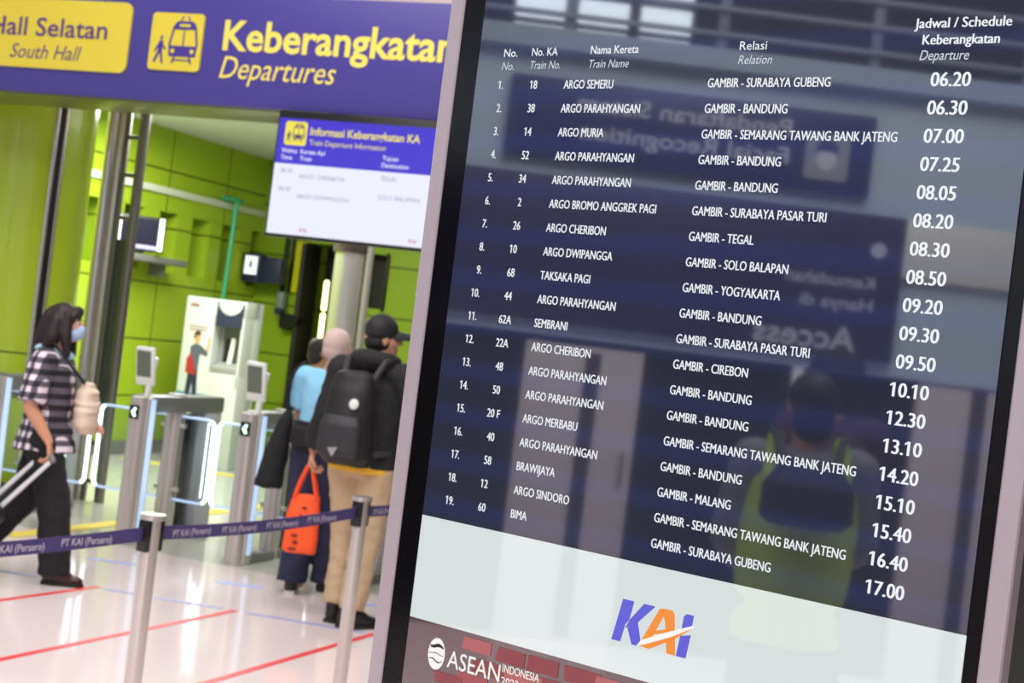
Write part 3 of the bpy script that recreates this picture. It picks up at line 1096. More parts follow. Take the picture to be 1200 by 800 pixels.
# letter width measured on the screen: 37 letters of the longest line span 0.27
WREF = {}
def w_of(body, bold):
    me = text_verts(body, bold)
    xs = [v.co.x for v in me.vertices]
    bpy.data.meshes.remove(me)
    return max(xs) - min(xs)
KX = 0.2705 / w_of('GAMBIR - SEMARANG TAWANG BANK JATENG', 0.0)
KN = 0.1765 / w_of('ARGO BROMO ANGGREK PAGI', 0.0)
KT = 0.048 / w_of('06.20', 0.0)
for k, (no, tr, nm, rel, tm) in enumerate(ROWS):
    v = 0.0196 + 0.03333 * k
    zb = Z(v) - 0.0062
    vt = 0.0168 + 0.0333 * k
    writing('timetable_row', [
        dict(name='row_number', body=no, x=-0.0105 if len(no) == 2 else -0.0135, z=zb, cap=0.0125, double=0.028, width=w_of(no, 0.0) * KX * 1.05),
        dict(name='train_number', body=tr, x=0.052, z=zb, cap=0.0125, double=0.028, width=w_of(tr, 0.0) * KX * 1.05, align='C'),
        dict(name='train_name', body=nm, x=0.1045, z=zb, cap=0.0126, double=0.028, width=w_of(nm, 0.0) * KN),
        dict(name='route', body=rel, x=0.337, z=zb + 0.0005, cap=0.0126, double=0.028, width=w_of(rel, 0.0) * KX),
        dict(name='departure_time', body=tm, x=0.6407, z=Z(vt) - 0.0088, cap=0.0176, double=0.05, width=w_of(tm, 0.0) * KT),
    ], ink, scr, YT)
HS = 0.006
writing('header_lettering', [
    dict(body='No.', x=-0.009, z=Z(-0.0265) - HS, cap=0.0118, width=0.0245, bold=0.006),
    dict(body='No. KA', x=0.0415, z=Z(-0.0272) - HS, cap=0.0118, width=0.0455, bold=0.006),
    dict(body='Nama Kereta', x=0.1435, z=Z(-0.028) - HS, cap=0.0118, width=0.079, double=0.02),
    dict(body='Relasi', x=0.378, z=Z(-0.0287) - HS, cap=0.0118, width=0.039, bold=0.0),
    dict(body='Jadwal / Schedule', x=0.6125, z=Z(-0.0497) - HS, cap=0.0124, width=0.117, double=0.04),
    dict(body='Keberangkatan', x=0.6245, z=Z(-0.030) - HS, cap=0.0124, width=0.093, double=0.045)], ink, scr, YT)
writing('english_header_lettering', [
    dict(body='No.', x=-0.0105, z=Z(-0.0075) - HS, cap=0.0118, width=0.0225, shear=0.22),
    dict(body='Train No.', x=0.0415, z=Z(-0.0085) - HS, cap=0.0118, width=0.0525, shear=0.22),
    dict(body='Train Name', x=0.1435, z=Z(-0.0088) - HS, cap=0.0118, width=0.0655, shear=0.22),
    dict(body='Relation', x=0.378, z=Z(-0.0105) - HS, cap=0.0118, width=0.049, shear=0.22),
    dict(body='Departure', x=0.6235, z=Z(-0.0115) - HS, cap=0.0124, width=0.0605, shear=0.22)], ink_dim, scr, YT)

# railway logo on the white band
def lp2(u, v):   # logo unit square to screen
    return (0.2945 + u * 0.118, Z(0.7545) + v * 0.0555)
violet_ink = mat('violet_ink', (30, 28, 60), 0.3, emit=(88, 88, 204), strength=1.0)
orange_ink = mat('orange_ink', (60, 34, 12), 0.3, emit=(236, 138, 52), strength=1.0)
white_ink = mat('white_ink', (70, 70, 70), 0.3, emit=(240, 236, 232), strength=1.0)
g = G()
for poly in ([(0.0, 0.0), (0.12, 0.0), (0.16, 0.42), (0.205, 0.55), (0.24, 1.0), (0.09, 1.0)],
             [(0.16, 0.33), (0.21, 0.56), (0.37, 1.0), (0.52, 1.0), (0.315, 0.53)],
             [(0.19, 0.36), (0.315, 0.56), (0.38, 0.14), (0.335, 0.0), (0.27, 0.0)]):
    g.prism([lp2(*p) for p in poly], YT, YT - 0.0002)
g.build('violet_letter_k', violet_ink, wband, smooth=False)
g = G()
g.prism([lp2(*p) for p in [(0.845, 0.0), (0.97, 0.0), (1.0, 0.55), (0.87, 0.48)]], YT, YT - 0.0002)
g.prism([lp2(*p) for p in [(0.875, 0.55), (1.0, 0.72), (1.01, 1.0), (0.92, 1.0), (0.885, 0.93)]], YT, YT - 0.0002)
g.build('violet_letter_i', violet_ink, wband, smooth=False)
g = G()
for poly in ([(0.375, 0.1), (0.50, 0.18), (0.655, 0.9), (0.62, 1.0), (0.575, 0.97)],
             [(0.60, 0.97), (0.62, 1.0), (0.745, 1.0), (0.77, 0.92), (0.84, 0.0), (0.725, 0.0), (0.66, 0.72)],
             [(0.37, 0.02), (0.50, 0.0), (0.80, 0.36), (1.0, 0.68), (0.78, 0.50)],
             [(0.46, 0.30), (0.78, 0.53), (0.80, 0.62), (0.50, 0.42)]):
    g.prism([lp2(*p) for p in poly], YT, YT - 0.0002)
g.build('orange_logo_letter', orange_ink, wband, smooth=False)
g = G()
g.prism([lp2(*p) for p in [(0.34, 0.02), (0.42, 0.06), (0.76, 0.40), (1.02, 0.72), (1.01, 0.77), (0.72, 0.50), (0.39, 0.16)]], YT - 0.0003, YT - 0.0005)
g.build('white_logo_stroke', white_ink, wband, smooth=False)

# emblem and lettering on the maroon band
reds = [mat('brick_red_%d' % i, (40, 16, 16), 0.3, emit=c, strength=1.0) for i, c in enumerate([(158, 78, 82), (136, 62, 68), (174, 96, 98), (112, 54, 60)])]
rnd = random.Random(4)
cells = {0: [], 1: [], 2: [], 3: []}
for r in range(5):
    for c_ in range(8):
        x = 0.05 + c_ * 0.058 + (r % 2) * 0.026 + rnd.uniform(-0.006, 0.006)
        zv = 0.806 + r * 0.024 + rnd.uniform(-0.003, 0.003)
        if rnd.random() < 0.06 or x > 0.46:
            continue
        w, h = rnd.uniform(0.05, 0.064), rnd.uniform(0.017, 0.022)
        cells[rnd.choice([0, 0, 1, 2, 3])].append((x, zv, w, h))
cells[1].append((0.006, 0.862, 0.05, 0.016))
for k, lst in cells.items():
    for j, (x, zv, w, h) in enumerate(lst):
        g = G()
        g.prism([(x, Z(zv + h)), (x + w, Z(zv + h) + rnd.uniform(-0.002, 0.002)), (x + w, Z(zv)), (x + rnd.uniform(-0.003, 0.005), Z(zv))], YT, YT - 0.0001 - 0.00006 * j - 0.0004 * k)
        g.build('printed_brick', reds[k], mband, smooth=False)
g = G(); g.prism(ell(0.0045, Z(0.8385), 0.0155, 0.0225, 28), YT - 0.002, YT - 0.0025)
em = g.build('white_emblem', white_ink, mband, smooth=False)
dkm = mat('emblem_dark', (30, 20, 22), 0.4)
def wave(z0, amp, hw, th, ph):
    up_, lo = [], []
    for k in range(13):
        t_ = -1 + k / 6
        x = 0.0045 + hw * t_
        zc = Z(z0) + amp * math.sin(t_ * 3.3 + ph)
        w_ = th * (1 - 0.55 * t_ * t_)
        up_.append((x, zc + w_)); lo.append((x, zc - w_))
    return lo + up_[::-1]
g = G(); g.prism(wave(0.8275, 0.0016, 0.0125, 0.0026, 0.6), YT - 0.0026, YT - 0.0029)
g.prism(wave(0.8385, 0.0012, 0.0145, 0.0006, 2.0), YT - 0.0026, YT - 0.0029)
g.prism(wave(0.8480, 0.0022, 0.0125, 0.0010, 3.4), YT - 0.0026, YT - 0.0029)
g.build('emblem_waves', dkm, em, smooth=False)
writing('emblem_lettering', [dict(body='ASEAN', x=0.0265, z=Z(0.852), cap=0.0255, width=0.0955, bold=0.002),
                             dict(body='INDONESIA', x=0.1255, z=Z(0.8365), cap=0.0112, width=0.0635, bold=0.006),
                             dict(body='2023', x=0.1255, z=Z(0.8535), cap=0.0112, width=0.03, bold=0.006)], white_ink, mband, YT - 0.003)
g = G(); g.prism(ell(0.164, Z(0.8495), 0.0065, 0.0065, 16), YT - 0.003, YT - 0.0033)
g.build('emblem_dot', white_ink, mband, smooth=False)
# ------------------------------------------------------------------ people
def loft(g, rings, seg=28):
    """stack of ellipses (x, y, z, rx, ry) closed flat at both ends"""
    prev = None
    for (x, y, z, rx, ry) in rings:
        cur = [g.bm.verts.new((x + rx * math.cos(2 * math.pi * k / seg), y + ry * math.sin(2 * math.pi * k / seg), z)) for k in range(seg)]
        if prev is None:
            g.bm.faces.new(cur[::-1])
        else:
            for k in range(seg):
                g.bm.faces.new((prev[k], prev[(k + 1) % seg], cur[(k + 1) % seg], cur[k]))
        prev = cur
    g.bm.faces.new(prev)
    return g


def hand_shape(g, wrist, d, n, side, s, curl=0.5, spread=0.2):
    """palm, four bent fingers of different lengths and a thumb from the side of the palm"""
    d = Vector(d).normalized()
    n = (Vector(n) - d * Vector(n).dot(d)).normalized()
    t = d.cross(n).normalized() * side          # towards the thumb
    w = Vector(wrist)
    lens = [0.088, 0.098, 0.092, 0.072]
    for k in range(4):
        o = 0.030 - 0.020 * k
        kn = w + (d * (0.086 - 0.004 * abs(k - 1)) + t * o) * s
        g.cap(w + t * o * 0.55 * s, 0.015 * s, kn, 0.0115 * s, sub=2)
        p, dirv = kn, (d + t * spread * (0.5 - k / 3.0) * 0.5).normalized()
        for j, fr_ in enumerate((0.46, 0.30, 0.24)):
            a = curl * (0.9 if j == 0 else 1.1)
            dirv = (dirv * math.cos(a) + n * math.sin(a)).normalized()
            n_l = (n - dirv * n.dot(dirv))
            q = p + dirv * lens[k] * fr_ * s
            g.cap(p, (0.0098 - 0.0008 * j) * s, q, (0.0092 - 0.0009 * j) * s, sub=2)
            # keep bending in the same plane
            n = n
            p = q
            if n_l.length > 1e-3:
                n = n_l.normalized()
        n = (Vector(n) - d * Vector(n).dot(d))
        n = d.cross(t * side).normalized() if n.length < 1e-3 else n.normalized()
        n = (t * side).cross(d).normalized()
    b = w + (d * 0.026 + t * 0.026) * s
    m_ = b + (t * 0.030 + d * 0.026 + n * 0.012) * s
    e = m_ + (d * 0.030 + t * 0.006 + n * (0.010 + 0.016 * curl)) * s
    g.cap(w + t * 0.012 * s, 0.016 * s, b, 0.0135 * s).cap(b, 0.0135 * s, m_, 0.0115 * s).cap(m_, 0.011 * s, e, 0.0095 * s)


def person(label, loc, heading, height, J, skin, voxel=0.0075, face=True):
    """J holds the joints for a height of 1.70 (x right, y ahead, z up); the body is one continuous skin"""
    s = height / 1.70
    root = E('person', label, 'person', loc, math.radians(heading - 90))
    V = lambda p: Vector(p) * s
    g = G()
    hip = (Vector(J['hip_l']) + Vector(J['hip_r'])) / 2
    nk = Vector(J['neck'])
    ch = hip.lerp(nk, 0.66)
    g.ball(V(hip + Vector((0, 0, 0.03))), (0.15 * s, 0.105 * s, 0.11 * s))
    g.ball(V(hip.lerp(nk, 0.36)), (0.13 * s, 0.095 * s, 0.15 * s))
    g.ball(V(ch), (0.15 * s, 0.108 * s, 0.17 * s))
    hd = Vector(J['head'])
    RZ = Matrix.Rotation(math.radians(J.get('yaw', 0)), 3, 'Z')
    hp = lambda x, y, z: V(hd + RZ @ Vector((x, y, z)))
    rz_ = (0, 0, math.radians(J.get('yaw', 0)))
    g.cap(V(nk + Vector((0, 0, -0.06))), 0.062 * s, V(hd + Vector((0, -0.012, -0.07))), 0.052 * s)
    def hb(x, y, z, r):
        g.ball(hp(x, y, z), tuple(v * s for v in r), rot=rz_)
    hb(0, -0.014, 0.018, (0.074, 0.094, 0.094))
    hb(0, 0.028, -0.015, (0.060, 0.064, 0.086))
    hb(0, 0.034, -0.06, (0.050, 0.054, 0.054))
    hb(0, 0.070, -0.094, (0.022, 0.018, 0.016))
    g.cap(hp(0, 0.090, 0.012), 0.008 * s, hp(0, 0.107, -0.02), 0.0125 * s)
    hb(0.012, 0.096, -0.023, (0.009, 0.010, 0.0)); hb(-0.012, 0.096, -0.023, (0.009, 0.010, 0.0))
    hb(0, 0.083, -0.052, (0.021, 0.010, 0.005)); hb(0, 0.082, -0.062, (0.018, 0.010, 0.006))
    for sx in (-1, 1):
        hb(sx * 0.074, -0.004, -0.008, (0.011, 0.022, 0.033))
        hb(sx * 0.030, 0.078, 0.030, (0.024, 0.012, 0.0))
        hb(sx * 0.042, 0.060, -0.02, (0.022, 0.024, 0.02))
    for sd in ('l', 'r'):
        sh, el, wr = (Vector(J[k + '_' + sd]) for k in ('sh', 'el', 'wr'))
        g.cap(V(nk + Vector((0, 0, -0.05))), 0.06 * s, V(sh), 0.056 * s)
        g.cap(V(sh), 0.054 * s, V(el), 0.041 * s)
        g.cap(V(el), 0.042 * s, V(el.lerp(wr, 0.35)), 0.042 * s).cap(V(el.lerp(wr, 0.35)), 0.042 * s, V(wr), 0.027 * s)
        hd_ = J['hand_' + sd]
        hand_shape(g, V(wr), hd_[0], hd_[1], hd_[3] if len(hd_) > 3 else 1, s, hd_[2])
        hp_, kn, an = (Vector(J[k + '_' + sd]) for k in ('hip', 'kn', 'an'))
        g.cap(V(hp_), 0.088 * s, V(kn), 0.056 * s)
        g.cap(V(kn), 0.056 * s, V(kn.lerp(an, 0.3)), 0.056 * s).cap(V(kn.lerp(an, 0.3)), 0.056 * s, V(an), 0.037 * s)
        toe = an + Vector((0, 0.12, -0.035 if an.z < 0.1 else -an.z + 0.045))
        g.cap(V(an + Vector((0, -0.03, -0.02))), 0.034 * s, V(toe), 0.026 * s)
    body = soft('body', g, voxel, skin, root, smooth=2)
    if face:
        for sx in (-1, 1):
            g = G(); g.ball(hp(sx * 0.030, 0.073, 0.010), 0.0125 * s)
            e_ = g.build('eye', mat('eye_white', (228, 222, 216), 0.3), root)
            g = G(); g.ball(hp(sx * 0.030, 0.082, 0.010), 0.0055 * s)
            g.build('iris', mat('eye_dark', (34, 22, 18), 0.2), e_)
            g = G(); g.cap(hp(sx * 0.016, 0.091, 0.030), 0.004 * s, hp(sx * 0.046, 0.080, 0.032), 0.003 * s)
            g.build('eyebrow', mat('brow_dark', (46, 34, 30), 0.8), root)
    return root, s, V, hp


def legs_cloth(root, s, V, J, m, r=(0.115, 0.085, 0.078), hem=0.02, waist=None, name='trousers', wrinkle=0.008, seed=0.0):
    g = G()
    hip = (Vector(J['hip_l']) + Vector(J['hip_r'])) / 2
    top = waist or 0.14
    loft(g, [(hip.x * s, hip.y * s, (hip.z + z) * s, rx * s, ry * s) for z, rx, ry in ((-0.07, 0.15, 0.115), (0.02, 0.178, 0.135), (top * 0.7, 0.17, 0.125), (top, 0.16, 0.118))])
    for sd in ('l', 'r'):
        hp_, kn, an = (Vector(J[k + '_' + sd]) for k in ('hip', 'kn', 'an'))
        end = an + (an - kn).normalized() * hem
        g.cap(V(hp_), r[0] * s, V(kn), r[1] * s)
        g.cyl(V(kn), V(end), r[1] * s, r[2] * s, seg=26)
    return soft(name, g, 0.010 * s, m, root, smooth=3, wrinkle=wrinkle, wscale=(10, 10, 13), seed=seed)


def shoes(root, s, V, J, m, sole, yawd=(0, 0)):
    for sd, yw in zip(('l', 'r'), yawd):
        an = Vector(J['an_' + sd])
        RZ = Matrix.Rotation(math.radians(yw), 3, 'Z')
        pitch = 0 if an.z < 0.1 else math.radians(-34)
        RX = Matrix.Rotation(pitch, 3, 'X')
        f = lambda x, y, z: V(an + RZ @ RX @ Vector((x, y, z)))
        b = -an.z if an.z < 0.1 else -0.085
        g = G()
        g.cap(f(0, -0.035, b + 0.045), 0.040 * s, f(0, 0.07, b + 0.042), 0.040 * s)
        g.cap(f(0, 0.07, b + 0.040), 0.040 * s, f(0, 0.15, b + 0.032), 0.030 * s)
        g.cap(f(0, -0.03, b + 0.05), 0.040 * s, f(0, -0.02, b + 0.11), 0.043 * s)
        g.cap(f(0, 0.0, b + 0.09), 0.042 * s, f(0, 0.08, b + 0.05), 0.040 * s)
        o = soft('shoe', g, 0.008, m, root, smooth=3)
        g = G()
        pts = [(0.03, -0.07), (0.042, 0.0), (0.044, 0.09), (0.034, 0.16), (0.0, 0.185), (-0.034, 0.16), (-0.044, 0.09), (-0.042, 0.0), (-0.03, -0.07)]
        lo = [g.bm.verts.new(f(x, y, b)) for x, y in pts]
        hi = [g.bm.verts.new(f(x, y, b + 0.022)) for x, y in pts]
        g.bm.faces.new(lo); g.bm.faces.new(hi[::-1])
        for k in range(len(pts)):
            g.bm.faces.new((lo[k], lo[(k + 1) % len(pts)], hi[(k + 1) % len(pts)], hi[k]))
        g.build('sole', sole, o, smooth=False)


def torso_cloth(root, s, V, J, m, z0, grow=0.0, sleeve=None, name='shirt', wrinkle=0.006, seed=0.0, hemr=(0.175, 0.135), voxel=0.010):
    """shirt or jacket: body loft from hem to neck, sleeves along the arms (sleeve = share of the arm covered)"""
    hip = (Vector(J['hip_l']) + Vector(J['hip_r'])) / 2
    nk = Vector(J['neck'])
    g = G()
    rings = []
    for t, rx, ry in ((0.0, hemr[0], hemr[1]), (0.3, 0.165, 0.125), (0.6, 0.175, 0.13), (0.82, 0.172, 0.118), (0.94, 0.11, 0.09), (1.0, 0.07, 0.07)):
        z = z0 + (nk.z - z0) * t
        u = max(0.0, (z - hip.z) / (nk.z - hip.z))
        y = hip.y + (nk.y - hip.y) * u
        rings.append((nk.x * u * s, y * s, z * s, (rx + grow) * s, (ry + grow) * s))
    loft(g, rings)
    for sd in ('l', 'r'):
        sh, el, wr = (Vector(J[k + '_' + sd]) for k in ('sh', 'el', 'wr'))
        g.cap(V(nk + Vector((0, 0, -0.07))), (0.07 + grow) * s, V(sh), (0.068 + grow) * s)
        if sleeve <= 1.0:
            e = sh.lerp(el, sleeve)
            g.cyl(V(sh), V(e), (0.068 + grow) * s, (0.068 + grow) * s, seg=24)
        else:
            g.cap(V(sh), (0.068 + grow) * s, V(el), (0.058 + grow) * s)
            e = el.lerp(wr, sleeve - 1.0)
            g.cyl(V(el), V(e), (0.058 + grow) * s, (0.046 + grow) * s, seg=24)
    return soft(name, g, voxel, m, root, smooth=3, wrinkle=wrinkle, wscale=(11, 11, 11), seed=seed)


skin_tan = mat('skin_tan', (206, 150, 118), 0.55)
skin_pink = mat('skin_pink', (206, 160, 146), 0.55)
cloth_black = mat('black_cloth', (24, 23, 27), 0.85)
sole_dark = mat('dark_sole', (30, 28, 28), 0.7)
sole_pale = mat('pale_sole', (200, 196, 186), 0.6)


def gingham():
    m = bpy.data.materials.new('black_white_check')
    m.use_nodes = True
    nt = m.node_tree
    b = nt.nodes['Principled BSDF']
    b.inputs['Roughness'].default_value = 0.8
    tc = nt.nodes.new('ShaderNodeTexCoord')
    sp = nt.nodes.new('ShaderNodeSeparateXYZ')
    nt.links.new(tc.outputs['Object'], sp.inputs[0])
    def stripe(sock_fn):
        f = nt.nodes.new('ShaderNodeMath'); f.operation = 'FRACT'
        nt.links.new(sock_fn, f.inputs[0])
        l = nt.nodes.new('ShaderNodeMath'); l.operation = 'LESS_THAN'; l.inputs[1].default_value = 0.5
        nt.links.new(f.outputs[0], l.inputs[0])
        return l.outputs[0]
    mx_ = nt.nodes.new('ShaderNodeMath'); mx_.operation = 'MULTIPLY_ADD'
    mx_.inputs[1].default_value = 0.8
    nt.links.new(sp.outputs[0], mx_.inputs[0]); nt.links.new(sp.outputs[1], mx_.inputs[2])
    a = nt.nodes.new('ShaderNodeMath'); a.operation = 'MULTIPLY'; a.inputs[1].default_value = 15.0
    nt.links.new(mx_.outputs[0], a.inputs[0])
    c = nt.nodes.new('ShaderNodeMath'); c.operation = 'MULTIPLY'; c.inputs[1].default_value = 15.0
    nt.links.new(sp.outputs[2], c.inputs[0])
    ad = nt.nodes.new('ShaderNodeMath'); ad.operation = 'ADD'
    nt.links.new(stripe(a.outputs[0]), ad.inputs[0]); nt.links.new(stripe(c.outputs[0]), ad.inputs[1])
    cr = nt.nodes.new('ShaderNodeValToRGB')
    cr.color_ramp.interpolation = 'CONSTANT'
    cr.color_ramp.elements[0].color = lin((228, 216, 226))
    cr.color_ramp.elements[1].position = 0.3
    cr.color_ramp.elements[1].color = lin((92, 84, 98))
    e2 = cr.color_ramp.elements.new(0.75); e2.color = lin((26, 24, 34))
    hf = nt.nodes.new('ShaderNodeMath'); hf.operation = 'MULTIPLY'; hf.inputs[1].default_value = 0.5
    nt.links.new(ad.outputs[0], hf.inputs[0]); nt.links.new(hf.outputs[0], cr.inputs[0])
    nt.links.new(cr.outputs[0], b.inputs['Base Color'])
    return m


# --- woman walking to the right, pulling a trolley case
W_LOC = Vector((-2.585, 8.93, 0))
JW = dict(hip_l=(-0.085, -0.04, 0.88), hip_r=(0.085, -0.04, 0.88), kn_r=(0.085, 0.08, 0.48), an_r=(0.085, 0.13, 0.08),
          kn_l=(-0.085, -0.14, 0.49), an_l=(-0.085, -0.40, 0.16),
          neck=(0, -0.04, 1.41), head=(0, 0.0, 1.585), yaw=0,
          sh_l=(-0.165, -0.06, 1.35), el_l=(-0.2, -0.02, 1.09), wr_l=(-0.12, 0.16, 0.98),
          sh_r=(0.165, -0.07, 1.35), el_r=(0.235, -0.10, 1.07), wr_r=(0.215, 0.03, 0.875),
          hand_l=((0.5, 0.8, 0.1), (0.2, 0, -1), 0.5, 1), hand_r=((0.0, 0.25, -1), (0, -1, -0.2), 0.75, 1))
wo, s, V, hp = person('woman with dark hair, face mask and checked blouse pulling a trolley case', W_LOC, 4, 1.61, JW, skin_tan, voxel=0.0065)
legs_cloth(wo, s, V, JW, cloth_black, r=(0.118, 0.10, 0.098), hem=0.015, seed=1.0)
shoes(wo, s, V, JW, mat('maroon_shoe', (58, 26, 32), 0.3), sole_dark)
torso_cloth(wo, s, V, JW, gingham(), 0.80, grow=0.016, sleeve=0.9, name='blouse', hemr=(0.19, 0.178), seed=2.0, wrinkle=0.009)
g = G()
g.ball(hp(0, -0.022, 0.032), (0.086 * s, 0.103 * s, 0.094 * s))
g.chain([(hp(0, -0.07, 0.03), 0.075 * s), (hp(0, -0.10, -0.06), 0.075 * s), (hp(0, -0.125, -0.15), 0.058 * s)])
for sx in (-1, 1):
    g.chain([(hp(sx * 0.066, 0.02, 0.05), 0.034 * s), (hp(sx * 0.08, 0.022, -0.05), 0.036 * s), (hp(sx * 0.085, 0.045, -0.19), 0.022 * s)])
    g.chain([(hp(sx * 0.066, -0.04, 0.02), 0.05 * s), (hp(sx * 0.085, -0.06, -0.09), 0.048 * s), (hp(sx * 0.08, -0.08, -0.17), 0.036 * s)])
g.cap(hp(0.02, 0.065, 0.085), 0.03 * s, hp(0.06, 0.05, 0.05), 0.03 * s).cap(hp(-0.02, 0.065, 0.085), 0.03 * s, hp(-0.06, 0.05, 0.05), 0.03 * s)
soft('hair', g, 0.008, mat('dark_brown_hair', (32, 18, 22), 0.6, noise_amt=0.25, noise_scale=40), wo, smooth=2, wrinkle=0.004, wscale=(40, 40, 6))
g = G(); g.ball(hp(0, 0.058, -0.05), (0.062 * s, 0.058 * s, 0.056 * s)); g.ball(hp(0, 0.095, -0.03), (0.03 * s, 0.026 * s, 0.03 * s))
mk = soft('face_mask', g, 0.007, mat('pale_blue_mask', (172, 196, 232), 0.7), wo, smooth=2)
g = G()
for sx in (-1, 1):
    g.tube([hp(sx * 0.055, 0.07, -0.03), hp(sx * 0.074, 0.03, -0.01), hp(sx * 0.086, -0.01, 0.0)], 0.0025 * s, seg=6)
g.build('ear_loop', mat('white_cord', (230, 230, 230), 0.7), mk)
g = G()
nk = V(JW['neck'])
for k in range(24):
    a0, a1 = 2 * math.pi * k / 24, 2 * math.pi * (k + 1) / 24
    f = lambda a: nk + Vector((0.088 * math.cos(a), 0.088 * math.sin(a) - 0.005, -0.012 + 0.02 * math.sin(a) * -1)) * s
    g.cap(f(a0), 0.034 * s, f(a1), 0.034 * s, sub=1)
soft('scarf', g, 0.009, mat('pale_blue_scarf', (170, 205, 226), 0.85), wo, smooth=3, wrinkle=0.006)

# beige shoulder bag in front of her
wb = E('shoulder_bag', 'beige gathered shoulder bag hanging in front of the woman', 'bag', W_LOC, math.radians(4 - 90))
g = G(); loft(g, [(-0.01, 0.18, 0.87, 0.09, 0.045), (0.0, 0.18, 0.92, 0.12, 0.07), (0.0, 0.18, 1.05, 0.115, 0.07), (0.0, 0.17, 1.15, 0.10, 0.05), (0.0, 0.165, 1.18, 0.08, 0.03)])
soft('pouch', g, 0.009, mat('beige_quilt', (226, 204, 184), 0.7), wb, smooth=3, wrinkle=0.012, wscale=(4, 4, 30))
g = G(); g.tube([(0.10, 0.17, 1.17), (0.13, 0.09, 1.26), (0.12, -0.03, 1.385), (0.10, -0.13, 1.33), (0.04, -0.18, 1.2)], 0.009, seg=8)
g.build('strap', cloth_black, wb)

# trolley case leaning back on its wheels
hx = W_LOC + Matrix.Rotation(math.radians(4 - 90), 3, 'Z') @ (V(JW['wr_r']) + Vector((0, 0.015, -0.075)))
Tz = Vector((0.64, 0.10, 0.76)).normalized()
Tx = Vector((0.72, -0.7, 0)); Tx = (Tx - Tz * Tx.dot(Tz)).normalized()
Ty = Tz.cross(Tx)
L = hx.z / Tz.z - 0.055
tc_ = E('trolley_case', 'dark trolley case with silver pull handle in the hand of the woman', 'suitcase', hx - Tz * L)
mt = Matrix((Tx, Ty, Tz)).transposed().to_4x4(); mt.translation = hx - Tz * L
tc_.matrix_world = mt
g = G(); g.box((0, 0, 0.31), (0.36, 0.22, 0.50), 0.04, seg=3)
g.build('shell', mat('charcoal_shell', (34, 34, 40), 0.4), tc_)
for sx in (-1, 1):
    g = G(); g.cyl((sx * 0.065, 0.08, 0.5), (sx * 0.065, 0.08, L - 0.02), 0.013, seg=14)
    g.cyl((sx * 0.065, 0.08, 0.5), (sx * 0.065, 0.08, 0.75), 0.014, seg=14)
    g.build('handle_tube', mat('silver_tube', (226, 226, 230), 0.35, 0.25), tc_)
    g = G(); g.cyl((sx * 0.15 - 0.015, 0.06, 0.0), (sx * 0.15 + 0.015, 0.06, 0.0), 0.045, seg=20); g.box((sx * 0.15, 0.05, 0.05), (0.05, 0.06, 0.06), 0.008)
    g.build('wheel', black, tc_)
g = G(); g.cap((-0.075, 0.08, L), 0.017, (0.075, 0.08, L), 0.017)
g.build('grip', mat('grey_grip', (120, 120, 126), 0.4), tc_)
tc_.location = hx - Tz * L - Ty * 0.08

# --- man in the light blue T-shirt seen from behind
M1_LOC = Vector((-1.095, 9.55, 0))
JM = dict(hip_l=(-0.09, 0.0, 0.89), hip_r=(0.09, 0.0, 0.89), kn_l=(-0.075, 0.01, 0.48), an_l=(-0.07, -0.05, 0.08),
          kn_r=(0.09, 0.12, 0.49), an_r=(0.09, 0.10, 0.08), neck=(0, 0.02, 1.42), head=(0.0, 0.06, 1.583), yaw=-12,
          sh_l=(-0.185, 0.0, 1.37), el_l=(-0.235, 0.10, 1.10), wr_l=(-0.17, 0.30, 1.00),
          sh_r=(0.185, 0.0, 1.37), el_r=(0.235, 0.06, 1.09), wr_r=(0.19, 0.26, 0.98),
          hand_l=((0.4, 0.9, -0.1), (1, 0, -0.3), 0.5, 1), hand_r=((-0.4, 0.9, -0.1), (-1, 0, -0.3), 0.5, -1))
m1, s, V, hp = person('elderly man in light blue T-shirt and navy trousers seen from behind', M1_LOC, 68, 1.66, JM, skin_pink)
legs_cloth(m1, s, V, JM, mat('navy_trousers', (36, 38, 66), 0.85), r=(0.12, 0.095, 0.095), hem=0.01, seed=4.0)
shoes(m1, s, V, JM, mat('dark_grey_shoe', (40, 38, 42), 0.6), sole_pale, (25, 0))
torso_cloth(m1, s, V, JM, mat('light_blue_cotton', (140, 200, 232), 0.85), 0.99, grow=0.006, sleeve=0.72, name='tee_shirt', seed=5.0, wrinkle=0.008)
g = G(); g.ball(hp(0, -0.018, 0.028), (0.086 * s, 0.104 * s, 0.095 * s)); g.ball(hp(0, -0.045, -0.02), (0.074 * s, 0.068 * s, 0.066 * s))
soft('hair', g, 0.008, mat('thin_grey_hair', (206, 178, 172), 0.7, noise_amt=0.12, noise_scale=60), m1, smooth=2)
# waist bag and shoulder bag of this man
hb_ = E('waist_bag', 'black waist bag around the man in the light blue T-shirt', 'bag', M1_LOC, math.radians(68 - 90))
g = G(); loft(g, [(0.0, 0.0, 0.88, 0.192, 0.150), (0.0, 0.0, 0.91, 0.202, 0.160), (0.0, 0.0, 1.06, 0.202, 0.158), (0.0, 0.0, 1.07, 0.19, 0.146)])
soft('wrap', g, 0.010, cloth_black, hb_, smooth=3, wrinkle=0.010)
g = G(); g.box((0.0, -0.175, 0.98), (0.24, 0.06, 0.13), 0.025, seg=3)
g.build('pouch', cloth_black, hb_)
g = G(); g.cyl((0.0, -0.205, 1.02), (0.07, -0.205, 1.02), 0.004, seg=8)
g.build('zip_pull', steel_dark, hb_)
jb = E('shoulder_bag', 'large black shoulder bag hanging left of the man in light blue', 'bag', M1_LOC, math.radians(68 - 90))
g = G(); loft(g, [(-0.33, -0.03, 0.62, 0.095, 0.06), (-0.325, -0.03, 0.66, 0.10, 0.075), (-0.295, -0.03, 0.85, 0.075, 0.07), (-0.26, -0.03, 1.05, 0.045, 0.045), (-0.245, -0.03, 1.12, 0.02, 0.02)])
